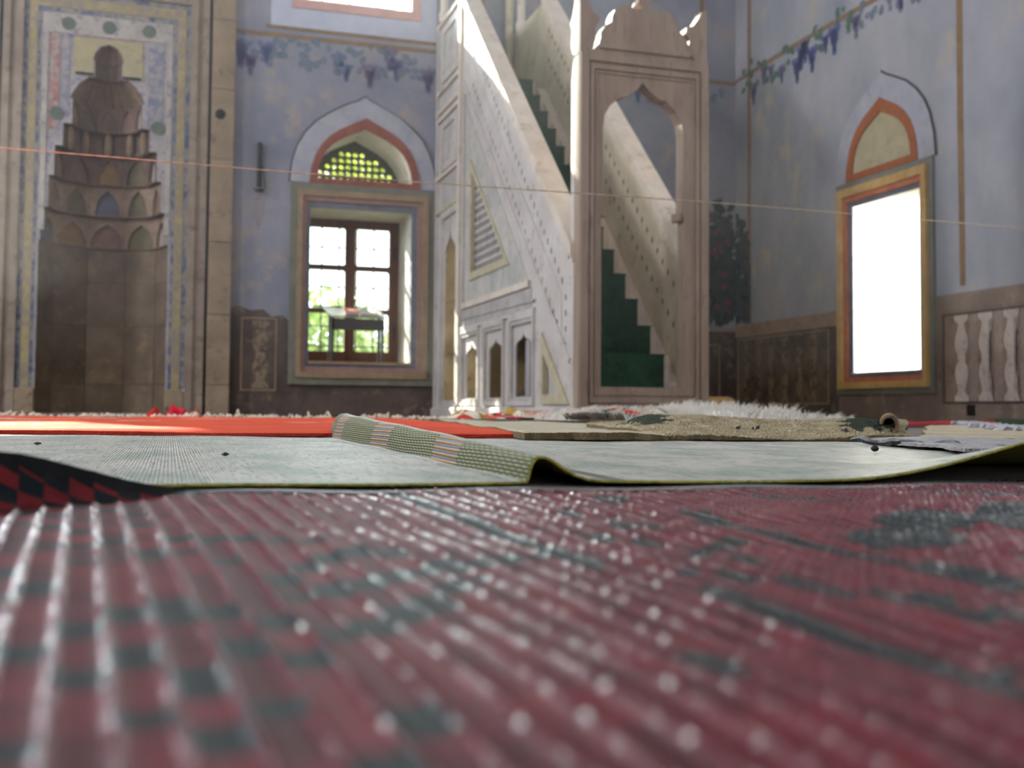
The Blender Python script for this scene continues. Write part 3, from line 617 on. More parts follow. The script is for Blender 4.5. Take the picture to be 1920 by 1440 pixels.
# rear pier with passage arch and panels
q = MB(); q.plate('X', rect(11.80, 12.50, .12, 2.34), [cusp(12.18, .29, .19, 1.62, 2.22)], X0+.03, X0+.048); q.build('passage_arch', marble, mb_)
q = MB(); ring(q, 'X', (11.74, 12.55, .10, 2.40), (11.80, 12.48, .16, 2.31), X0-.004, X0+.025); q.build('passage_frame', marble, mb_)
q = MB(); q.plate('X', rect(11.80, 12.50, 2.44, 2.78), [], X0+.008, X0+.03); q.build('painted_tablet', marble_w, mb_, label='tablet with worn blue lettering')
for z0, z1 in ((2.88, 3.46), (3.94, 4.60)):
    q = MB(); ring(q, 'X', (11.80, 12.54, z0, z1), (11.90, 12.46, z0+.08, z1-.08), X0-.008, X0+.03); f_ = q.build('upper_panel_frame', marble, mb_)
    q = MB(); q.plate('X', rect(11.88, 12.48, z0+.06, z1-.06), [], X0+.012, X0+.03); q.build('upper_panel', marble_g, f_)
    q = MB(); q.lathe(0, 0, [(.001, .02), (.06, .012), (.09, 0)], 12); q.v = [(X0+.012-zz, 12.18+x, (z0+z1)/2+y*1.6) for x, y, zz in q.v]; q.build('carved_boss', marble_w, f_)
for z in (2.42, 2.83, 3.52, 3.62, 3.86, 4.68):
    strip([(12.78, z), (11.66, z)], .045, X0-.015, X0+.03, marble_y if z < 2.5 else marble_c, 'moulding')
strip([(11.66, .1), (11.66, 4.9)], .10, X0-.02, X0+.04, marble_c, 'pilaster'); strip([(11.72, .1), (11.72, 4.7)], .02, X0-.006, X0+.04, marble_w, 'moulding')
strip([(12.76, .1), (12.76, 4.7)], .07, X0-.012, X0+.04, marble, 'pilaster')
# balustrade panel: carved with two rows of lozenge holes
def loz(y, z, a=.017, h=.034): return [(y-a, z-h*.45), (y, z-h), (y+a, z-h*.45), (y+a, z+h*.45), (y, z+h), (y-a, z+h*.45)]
def rail_panel(x0, x1, name, m, label):
    hs = []
    for k in range(36):
        y = 8.31+k*.0915
        if y < 11.42: hs.append(loz(y, 1.13+(y-8.31)*1.012))
    for z in (.98, .86, .73, .60): hs.append(loz(8.225, z))
    hs.append(loz(8.165, 1.31))
    for k in range(30):
        y = 8.33+k*.0965
        if y < 11.3: hs.append(loz(y, .70+(y-8.33)*1.012))
    def bound(y): return cz(y)-.17
    q = MB(); q.plate('X', [(8.12, .49), (8.12, bound(8.12)), (11.5, bound(11.5)), (11.5, 3.68)], hs, x0, x1)
    return q.build(name, m, mb_, label=label)
rail_panel(X0+.0, X0+.018, 'balustrade_panel', marble, 'pierced sloping panel')
q = MB(); q.plate('X', [(8.13, .52), (8.13, cz(8.13)-.19), (11.49, cz(11.49)-.19), (11.49, 3.66)], [], X0+.019, X0+.0205); q.build('panel_shade_backing', dark_m, mb_)  # dark sheet gives the lozenge holes their shade by colour
strip([(8.32, .62), (8.32, 1.02), (9.78, 2.42), (11.4, 4.06)], .012, X0-.004, X0+.015, marble_g, 'groove_line')
strip([(8.13, .48), (11.52, 3.68)], .045, X0-.012, X0+.03, marble, 'moulding')
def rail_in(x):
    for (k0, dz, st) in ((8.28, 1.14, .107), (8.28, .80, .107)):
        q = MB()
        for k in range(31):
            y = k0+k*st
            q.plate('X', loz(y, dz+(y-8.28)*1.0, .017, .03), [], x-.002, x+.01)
        q.build('painted_hole_row', mat('painted hole shade', (112,100,84), (130,116,98), scale=9), mb_, kind='stuff')  # flat lozenges; the shade of the holes is in their colour
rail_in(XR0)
# copings
for x0, x1 in ((X0-.02, X1+.02), (XR0-.02, XR1+.0)):
    q = MB(); y0, y1 = GY+.13, 11.62
    for dz0, dz1, e in ((-.15, -.11, .0), (-.11, 0, .015)):
        q.plate('X', [(y0, cz(y0)+dz0), (y1, cz(y1)+dz0), (y1, cz(y1)+dz1), (y0, cz(y0)+dz1)], [], x0-e, x1+e)
    q.build('coping', marble_c, mb_)
# steps: marble blocks with green carpet
RISE, RUN, Y0S, Z0S = .2515, .2665, 8.17, .27
for k in range(14):
    ya = Y0S+RUN*k; z1 = .545+RISE*k; z0 = z1-RISE
    if k == 0: z0 = .0
    yb = ya+RUN if k < 13 else 12.84
    q = MB(); q.box(X1, 3.89, ya, yb+.02, z0-.12 if k else 0, z1-.012); st = q.build('step', marble_c, mb_)
    q = MB(); q.box(X1+.06, 3.85, ya-.012, yb, z1-.012, z1); q.box(X1+.06, 3.84, ya-.012, ya, z0, z1-.012); q.build('carpet_strip', carpet_g, st)
# slim skirting line along the inner right wall
q = MB(); q.plate('X', [(8.17, 0), (8.17, .30), (11.6, 3.72), (11.6, 3.3), (8.6, 0)], [], 3.885, XR0-.002); q.build('stair_string', marble_c, mb_)
q = MB(); q.box(X1, XR0, 8.04, 8.17, 0, .262); q.build('threshold', gate_m, mb_)
# gate
op = [(3.19, .265), (3.19, 1.62), (3.205, 1.66), (3.20, 2.29), (3.215, 2.40), (3.26, 2.48), (3.33, 2.54), (3.345, 2.555), (3.40, 2.565), (3.46, 2.60), (3.50, 2.635), (3.54, 2.69)]
opr = [(7.08+.015-a, z) for a, z in op[:-1]][::-1]
opening = op+opr
q = MB()
gate_out = [(X0, 0), (4.11, 0), (4.11, 2.92), (3.97, 2.92), (3.955, 2.95), (3.945, 3.03), (3.90, 3.10), (3.85, 3.15), (3.845, 3.20), (3.82, 3.25), (3.77, 3.285), (3.72, 3.29), (3.64, 3.275), (3.59, 3.285), (3.59, 3.31), (3.62, 3.335), (3.61, 3.37), (3.58, 3.385), (3.585, 3.42), (3.56, 3.45), (3.53, 3.42), (3.535, 3.385), (3.505, 3.37), (3.50, 3.335), (3.53, 3.31), (3.53, 3.285), (3.47, 3.275), (3.41, 3.295), (3.35, 3.29), (3.30, 3.255), (3.275, 3.20), (3.27, 3.15), (3.22, 3.12), (3.185, 3.06), (3.17, 2.97), (3.12, 2.915), (X0, 2.89)]
q.plate('Y', gate_out, [opening], GY+.02, GY+.15); q.build('gate_front', gate_m, mb_)
frame_ring(mb_, 'gate_moulding', 'Y', (X0, 4.11, 0, 2.88), (3.075, 4.045, .12, 2.82), GY-.004, GY+.03, gate_m)
frame_ring(mb_, 'gate_moulding', 'Y', (3.09, 4.03, .14, 2.80), (3.12, 4.0, .18, 2.76), GY+.004, GY+.03, gate_m)
frame_ring(mb_, 'gate_moulding', 'Y', (3.135, 3.985, .20, 2.745), (3.15, 3.97, .22, 2.73), GY+.01, GY+.03, gate_m)
q = MB(); q.plate('Y', [(3.17, 2.97), (3.95, 2.97), (3.95, 2.93), (3.17, 2.93)], [], GY+.0, GY+.03); q.build('cornice_moulding', gate_m, mb_)
for lx in (.0, .655):        # impost blocks on the inner jambs
    q = MB(); q.cbox(3.19+lx-.0, 3.215+lx+.02-.0, GY+.03, GY+.145, 1.60, 1.67, .006); q.build('impost', gate_m, mb_)
for pts_ in ([(3.01, 2.88), (3.10, 2.92), (3.14, 3.0), (3.14, 3.10), (3.17, 3.14), (3.172, 3.19), (3.12, 3.215), (3.10, 3.27), (3.06, 3.33), (3.01, 3.42)],
             [(4.11, 2.90), (3.99, 2.93), (3.945, 2.99), (3.955, 3.09), (3.925, 3.14), (3.93, 3.185), (3.985, 3.20), (4.03, 3.26), (4.07, 3.33), (4.11, 3.36)]):
    q = MB(); q.plate('Y', pts_, [], GY+.03, GY+.15); a = q.build('corner_leaf', gate_m, mb_)
    q = MB(); yy = (lambda x: (X0 if pts_[0][0] < 3.5 else 4.07)); x0 = yy(0)
    q.plate('X', [(GY+.151, 2.9), (GY+.20, 2.92), (GY+.24, 3.0), (GY+.22, 3.12), (GY+.26, 3.18), (GY+.20, 3.24), (GY+.16, 3.33), (GY+.151, 3.38)], [], x0, x0+.04); q.build('side_leaf', gate_m, a)
# side cheek of the gate
q = MB(); q.plate('X', [(GY+.15, 0), (GY+.22, 0), (GY+.22, 2.70), (GY+.19, 2.82), (GY+.15, 2.88)], [], X0, X0+.1); q.plate('X', [(GY+.15, 0), (GY+.22, 0), (GY+.22, 2.70), (GY+.19, 2.82), (GY+.15, 2.88)], [], 4.01, 4.11); q.build('gate_cheek', marble, mb_)
# platform posts and parapet at the top
for x, y in ((3.07, 11.72), (4.04, 11.72), (3.07, 12.7), (4.04, 12.7)):
    q = MB(); q.lathe(x, y, [(.07, 4.75), (.07, 4.85), (.05, 4.88), (.045, 6.4), (.07, 6.45), (.07, 6.5)], 14)
    q.build('platform_post', marble_c, mb_, smooth=False)
q = MB(); q.cbox(X0, XR1, 11.6, BY, 6.5, 6.7, .03); q.build('canopy_beam', marble_c, mb_)
q = MB(); q.box(X1, XR0, 12.72, 12.82, 3.8, 4.3); q.build('back_panel', mat('painted back panel', (168,146,106), (188,168,128), (120,130,96), scale=5), mb_)
q = MB(); q.tube([(3.55, 12.76, 4.3), (3.55, 12.76, 4.55)], [.05, .04], 10); q.tube([(3.55, 12.76, 4.55), (3.55, 12.76, 5.4)], [.035, .035], 10); q.build('back_colonnette', mat('rose marble', (132,104,96), (156,124,110), scale=7), mb_)
q = MB(); q.tube([(3.9, 12.74, 4.3), (3.9, 12.74, 5.4)], [.05, .05], 10); q.build('back_colonnette', marble_y, mb_)

# ================================================================ things kept beside and under the pulpit
rm = empty('rolled_mat', (4.4, 8.4, 0), 'tan ribbed straw mat rolled up against right side of pulpit gate', 'mat')
q = MB(); n = 64; cx_, cz_ = 8.45, .105
prof = []
vs = []
for i in range(90):
    x = 4.14+i*.0052
    for j in range(20):
        t = 2*math.pi*j/20; r = (.098+.006*abs(math.sin(i*.55)))*(1 if i < 87 else .95); vs.append((x, cx_+r*math.cos(t), cz_+r*math.sin(t)))
q.add(vs, [(i*20+j, i*20+(j+1) % 20, (i+1)*20+(j+1) % 20, (i+1)*20+j) for i in range(89) for j in range(20)])
q.build('roll', mat('straw tan', (176,136,80), (196,156,98), (150,112,64), scale=6, bump=.3), rm, smooth=True)
q = MB(); pts = [(4.603, cx_+(.012+.0045*k)*math.cos(k*.45), cz_+(.012+.0045*k)*math.sin(k*.45)) for k in range(19)]
q.tube(pts, .006, 5); q.lathe(0, 0, [(.001, 0), (.094, 0)], 20); q.v = [p if p[0] > 2 else (4.60, cx_+p[0], cz_+p[1]) for p in q.v]; q.build('spiral_end', mat('straw dark', (110,84,52), (130,100,64), scale=8), rm)
bx = empty('storage_box', (3.6, 9.35, 0), 'dark red wooden chest seen through the third pulpit arch', 'box')
q = MB(); q.cbox(3.35, 3.8, 9.35, 9.9, 0, .36, .01); q.build('body', mat('dark red wood', (74,34,34), (98,48,44), scale=5, rough=.5), bx)
q = MB(); q.cbox(3.33, 3.82, 9.33, 9.92, .36, .40, .008); q.build('lid', mat('dark red wood', (74,34,34)), bx)

# ================================================================ book desk in the window
dk = empty('book_desk', (2.13, BY+.36, .632), 'small dark reading desk standing on the sill of the casement window', 'desk')
DZ = .632; dkm = mat('dark desk wood', (38,30,30), (56,44,42), scale=6, rough=.35, spec=.6)
q = MB(); q.add([(1.80, BY+.18, 1.165), (2.46, BY+.18, 1.165), (2.44, BY+.50, 1.29), (1.74, BY+.50, 1.29), (1.80, BY+.18, 1.185), (2.46, BY+.18, 1.185), (2.44, BY+.50, 1.31), (1.74, BY+.50, 1.31)],
            [(3, 2, 1, 0), (4, 5, 6, 7), (0, 1, 5, 4), (1, 2, 6, 5), (2, 3, 7, 6), (3, 0, 4, 7)]); q.build('desk_top', mat('varnished desk top', (120,116,108), (138,134,126), scale=5, rough=.18, spec=.7), dk)
q = MB(); q.cbox(1.81, 2.45, BY+.20, BY+.22, 1.02, 1.16, .004); q.build('apron', dkm, dk)
for x in (1.83, 2.43):
    q = MB(); q.cbox(x-.018, x+.018, BY+.20, BY+.236, DZ, 1.165, .004); q.build('leg', dkm, dk)
    q = MB(); q.cbox(x-.018, x+.018, BY+.44, BY+.476, DZ, 1.265, .004); q.build('leg', dkm, dk)
def book(name, c, w, h, t, m, label, openb=False, tilt=0):
    o = empty(name, c, label, 'book', None); s = .39
    def P(u, v, z): return (c[0]+u, c[1]+v*math.cos(math.atan(s))-z*math.sin(math.atan(s)), c[2]+v*math.sin(math.atan(s))+z*math.cos(math.atan(s)))
    pg = mat('book pages', (226,222,210), (238,234,224), scale=20, bump=.05)
    if openb:
        q = MB(); n = 8; vs = []
        for sx in (-1, 1):
            for i in range(n+1):
                u = sx*w*i/n; z = t*(.25+.75*math.sin(math.pi*min(1, i/n*1.1+.05)))
                vs += [P(u, -h/2, z), P(u, h/2, z), P(u, -h/2, .001), P(u, h/2, .001)]
        fs = []
        for g_ in (0, 1):
            for i in range(n):
                k = (g_*(n+1)+i)*4; f4 = [(k, k+4, k+5, k+1), (k, k+2, k+6, k+4), (k+1, k+5, k+7, k+3)]
                fs += f4
        q.add(vs, fs); q.build('pages', pg, o)
        q = MB(); q.add([P(-w-.006, -h/2-.006, 0), P(w+.006, -h/2-.006, 0), P(w+.006, h/2+.006, 0), P(-w-.006, h/2+.006, 0), P(-w-.006, -h/2-.006, .003), P(w+.006, -h/2-.006, .003), P(w+.006, h/2+.006, .003), P(-w-.006, h/2+.006, .003)], [(3,2,1,0),(4,5,6,7),(0,1,5,4),(1,2,6,5),(2,3,7,6),(3,0,4,7)]); q.build('cover', m, o)
    else:
        for nm, e, z0, z1, mm in (('cover', 0, 0, .004, m), ('pages', .005, .004, t-.004, pg), ('cover', 0, t-.004, t, m)):
            q = MB(); q.add([P(-w+e, -h/2+e, z0), P(w-e, -h/2+e, z0), P(w-e, h/2-e, z0), P(-w+e, h/2-e, z0), P(-w+e, -h/2+e, z1), P(w-e, -h/2+e, z1), P(w-e, h/2-e, z1), P(-w+e, h/2-e, z1)], [(3,2,1,0),(4,5,6,7),(0,1,5,4),(1,2,6,5),(2,3,7,6),(3,0,4,7)]); q.build(nm, mm, o)
        q = MB(); q.add([P(-w*.5, -h*.12, t+.0005), P(w*.5, -h*.12, t+.0005), P(w*.35, h*.14, t+.0005), P(-w*.35, h*.14, t+.0005), P(-w*.5, -h*.12, t+.002), P(w*.5, -h*.12, t+.002), P(w*.35, h*.14, t+.002), P(-w*.35, h*.14, t+.002)], [(4,5,6,7),(0,1,5,4),(1,2,6,5),(2,3,7,6),(3,0,4,7)]); q.build('gilt_ornament', gold_m, o)
    return o
book('closed_book', (2.06, BY+.31, 1.238), .085, .16, .035, mat('crimson cover', (140,32,44), (160,44,54), scale=9, rough=.4), 'closed crimson book with gilt ornament on the desk')
book('open_book', (2.29, BY+.33, 1.247), .12, .20, .03, mat('white cover', (220,218,212)), 'open white paged book lying on the right of the desk', True)

# ================================================================ outside
b = MB(); b.box(-40, 60, BY+1, 60, -.6, -.05); b.box(RX+1, 60, -30, BY+1, -.6, -.05)
tag(b.build('garden_ground', mat('garden ground', (120,124,90), (150,150,112), scale=1)), 'pale garden ground outside the windows', kind='structure')
def leafy(name, cx, cy, z0, z1, rad, n, m, label, cat, trunk=True, sz=.12, grp=None):
    o = empty(name, (cx, cy, -.05), label, cat, grp); q = MB(); zc = (z0+z1)/2; hz = (z1-z0)/2
    for i in range(n):
        while True:
            a, b_, c = (random.uniform(-1, 1) for _ in range(3))
            if a*a+b_*b_+c*c < 1: break
        p = Vector((cx+a*rad, cy+b_*rad*.7, zc+c*hz)); u = Vector((random.gauss(0, 1), random.gauss(0, 1), random.gauss(0, 1))).normalized(); v = u.orthogonal().normalized(); s = sz*random.uniform(.6, 1.3)
        q.add([p-u*s, p+v*s*.45, p+u*s, p-v*s*.45], [(0, 1, 2, 3)])
    q.build('foliage', m, o, kind='stuff')
    q = MB(); q.tube([(cx, cy, -.06), (cx+.05, cy, z0+.3), (cx-.05, cy, zc+.2)], [.09, .07, .03], 7); q.tube([(cx+.05, cy, z0+.2), (cx+rad*.5, cy, zc+hz*.3)], [.05, .02], 6); q.tube([(cx+.05, cy, z0+.2), (cx-rad*.5, cy, zc+hz*.2)], [.05, .02], 6); q.build('trunk', bark_m, o)
leafy('garden_bush', 2.3, 17.2, .0, 2.0, 1.0, 1100, foliage_m, 'leafy green bush outside left half of casement', 'bush')
leafy('garden_bush', 4.35, 18.6, -.1, 1.8, 1.0, 900, foliage_m, 'grey green bush outside right half of casement', 'bush')
leafy('garden_tree', 3.43, 22.0, 4.3, 6.8, 1.6, 900, foliage2_m, 'yellow green tree seen through the pierced screen', 'tree', sz=.2)

# ================================================================ FLOOR COVERINGS
def ridge_mat(name, spec=.5, rough=.38, weft=1.0):
    """woven plastic: colour from the mesh, fine straws as bump along the uv"""
    m = bpy.data.materials.new(name); m.use_nodes = True; nt = m.node_tree; N = nt.nodes; L = nt.links; b = N['Principled BSDF']
    b.inputs['Roughness'].default_value = rough; b.inputs['Specular IOR Level'].default_value = spec
    at = N.new('ShaderNodeAttribute'); at.attribute_name = 'col'
    tc = N.new('ShaderNodeTexCoord'); ns = N.new('ShaderNodeTexNoise'); ns.inputs['Scale'].default_value = 60; ns.inputs['Detail'].default_value = 4
    L.new(tc.outputs['Object'], ns.inputs['Vector'])
    hs = N.new('ShaderNodeHueSaturation'); mr = N.new('ShaderNodeMapRange'); mr.inputs['From Min'].default_value = .3; mr.inputs['From Max'].default_value = .7; mr.inputs['To Min'].default_value = .75; mr.inputs['To Max'].default_value = 1.25
    L.new(ns.outputs[0], mr.inputs[0]); L.new(mr.outputs[0], hs.inputs['Value']); L.new(at.outputs['Color'], hs.inputs['Color']); L.new(hs.outputs[0], b.inputs['Base Color'])
    for inp, lo, hi in (('Roughness', .2, .5), ('Specular IOR Level', .85, .16)):
        q_ = N.new('ShaderNodeMapRange'); q_.inputs['To Min'].default_value = lo; q_.inputs['To Max'].default_value = hi; L.new(at.outputs['Alpha'], q_.inputs[0]); L.new(q_.outputs[0], b.inputs[inp])
    wv = N.new('ShaderNodeTexWave'); wv.bands_direction = 'Y'; wv.inputs['Scale'].default_value = 1000/3.14*weft; wv.inputs['Distortion'].default_value = .6; wv.inputs['Detail'].default_value = 1
    L.new(tc.outputs['UV'], wv.inputs['Vector'])
    bp = N.new('ShaderNodeBump'); bp.inputs['Strength'].default_value = .7; bp.inputs['Distance'].default_value = .0006; L.new(wv.outputs[0], bp.inputs['Height'])
    n2 = N.new('ShaderNodeTexNoise'); n2.inputs['Scale'].default_value = 420; n2.inputs['Detail'].default_value = 2; L.new(tc.outputs['Object'], n2.inputs['Vector'])
    b2 = N.new('ShaderNodeBump'); b2.inputs['Strength'].default_value = .55; b2.inputs['Distance'].default_value = .0012; L.new(n2.outputs[0], b2.inputs['Height']); L.new(bp.outputs[0], b2.inputs['Normal']); L.new(b2.outputs[0], b.inputs['Normal'])
    return m
# ---- maroon mat in the foreground
def seg_d(p, a, b_):
    ax, ay = a; bx_, by_ = b_; dx, dy = bx_-ax, by_-ay; t = max(0, min(1, ((p[0]-ax)*dx+(p[1]-ay)*dy)/(dx*dx+dy*dy+1e-12)))
    return math.hypot(p[0]-ax-t*dx, p[1]-ay-t*dy)
LINES = [((.180, 1.1), (.180, .45), .0085), ((.188, .375), (.186, .255), .0085), ((.197, .243), (.19, .0), .0085), ((.046, .405), (.096, .454), .011), ((.096, .454), (.155, .485), .011),
         ((.317, .60), (.320, .30), .008), ((.365, .49), (.40, .53), .03), ((.44, .57), (.49, .625), .03), ((.50, .55), (.60, .66), .035), ((.335, .68), (.312, .59), .010), ((.237, .472), (.253, .449), .010),
         ((.236, .389), (.243, .348), .009), ((.263, .343), (.247, .314), .010), ((.26, .301), (.262, .29), .012), ((.317, .80), (.31, .77), .014), ((.255, .61), (.258, .59), .012), ((.254, .70), (.25, .68), .012),
         ((.125, .274), (.13, .26), .010), ((.215, .56), (.24, .52), .008), ((.28, .52), (.255, .49), .008), ((.21, .42), (.225, .40), .008), ((.40, .42), (.43, .38), .015), ((.28, .25), (.30, .23), .01), ((.62, .8), (.7, .75), .02), ((.45, .80), (.48, .74), .015), ((.7, .5), (.75, .6), .02), ((.5, .35), (.5, .2), .01)]
RDG = lin((30, 42, 46))[:3]+(0,); RMG = lin((112, 34, 50))[:3]+(0,); DARKC = lin((16, 26, 30)); MAR = lin((92, 18, 32)); MAR2 = lin((78, 16, 28)); MAR3 = lin((106, 24, 36))
P_COL = .0152; SUB = 6
CHECKS = [[(.525, .56), (.36, .415), (.272, .305), (.228, .25), (.655, .675), (.12, .15)], [(.575, .60), (.54, .555), (.37, .40), (.305, .335), (.25, .265), (.16, .2)], [(.57, .59), (.50, .52), (.345, .375), (.29, .31), (.19, .22)],
          [(.57, .59), (.43, .46), (.32, .345), (.23, .25)], [(.56, .58), (.47, .50), (.415, .44), (.33, .36)], [(.55, .57), (.49, .52), (.35, .38)], [(.51, .54), (.37, .40)], [(.50, .52), (.40, .43)], [(.46, .49), (.42, .44)]]
def dark_at(c, x, y):
    k = abs(c+1)
    if k <= 8 and c < 9 and any(a <= y <= b_ for a, b_ in CHECKS[k]): return True
    if k <= 8 and x < .0 and y > .62 and (c+int(y/.026)) % 3 == 0: return True
    for a, b_, w_ in LINES:
        if seg_d((x, y), a, b_) < w_: return True
    return False
def crease(x):       # flat length before the mat turns up (left) or ends (right)
    if x < .10: return .93+(x-.10)*.74
    return .93-(x-.10)*.03+.003*math.sin(x*60)
def flap(x):
    if x > .11: return 0
    t = min(1, (.11-x)/.22); return .056*(t*t*(3-2*t))+.02*max(0, -.11-x)
q = MB(); cols = []; uvs = []; NC0, NC1 = -34, 76; DV = .0023
V0 = -.06
rng = random.Random(3)
grid = {}
for ci in range((NC1-NC0)*SUB+1):
    u = (NC0+ci/SUB)*P_COL; s_ = ci % SUB; hr0 = (.0019, .0005, 0, 0, 0, .0005)[s_]
    v = V0; j = 0
    base = u
    vc = crease(u); fl = flap(u); vend = vc+fl if fl > .004 else vc
    nrow = int((1.02-V0)/DV)
    for j in range(nrow+1):
        v = min(V0+j*DV, vend)
        hr = hr0*(1 if v < vc else .15)
        slope = max(-.09, min(.03, -.06+.28*u))
        yy = v; zz = .0022
        if v > vc:
            e = v-vc; R_ = .03; th = min(e/R_, 1.45); yy = vc+R_*math.sin(th)+max(0, e-1.45*R_)*math.cos(1.45); zz += R_*(1-math.cos(th))+max(0, e-1.45*R_)*math.sin(1.45)
        xx = u+slope*(yy-.55)
        bd = abs(math.sin(v*math.pi/.0083+ci//SUB*1.7)); bump_ = hr*(.35+.75*bd*bd+.35*abs(math.sin(v*61+ci//SUB*2.3)))
        wob = .0011*math.sin(xx*21+yy*7)*math.sin(yy*17+xx*9)+.0007*math.sin(yy*43+xx*31)
        q.v.append((xx, yy, zz+bump_+max(wob, -.0012)))
        uvs.append((u, v))
NR = nrow+1
for ci in range((NC1-NC0)*SUB):
    c = NC0+ci//SUB; s_ = ci % SUB
    for j in range(nrow):
        a = ci*NR+j
        if V0+j*DV >= crease((NC0+ci/SUB)*P_COL)+max(flap((NC0+ci/SUB)*P_COL), 0)-1e-6 and V0+j*DV >= crease((NC0+(ci+1)/SUB)*P_COL)+flap((NC0+(ci+1)/SUB)*P_COL): continue
        q.f.append((a, a+NR, a+NR+1, a+1)); q.m.append(0)
        uc = (c+.5)*P_COL; vq = (int((V0+j*DV)/.0078)+.5)*.0078
        ve = crease(uc)+flap(uc)
        if ve-(V0+j*DV) < .008+.005*(flap(uc) > .01): cols.append(lin((14, 14, 16)))
        elif V0+j*DV > crease(uc) and flap(uc) > .004: cols.append(DARKC if (c+int((V0+j*DV)/.0165)) % 2 else lin((112, 26, 32)))
        elif s_ in (0, 5) and dark_at(c, uc, vq): cols.append(RDG)
        elif dark_at(c, uc, vq): cols.append(DARKC)
        elif s_ in (0, 5): cols.append(RMG)
        else: cols.append((MAR, MAR2, MAR3)[int(abs(math.sin(c*12.9898+int(vq/.031)*78.233))*43758.5) % 3])
mm = q.build('maroon_mat', ridge_mat('maroon woven plastic', spec=.5, rough=.33), None, smooth=True, uv=uvs, cols=cols)
tag(mm, 'maroon and black checked plastic mat in foreground with raised left edge', 'mat')

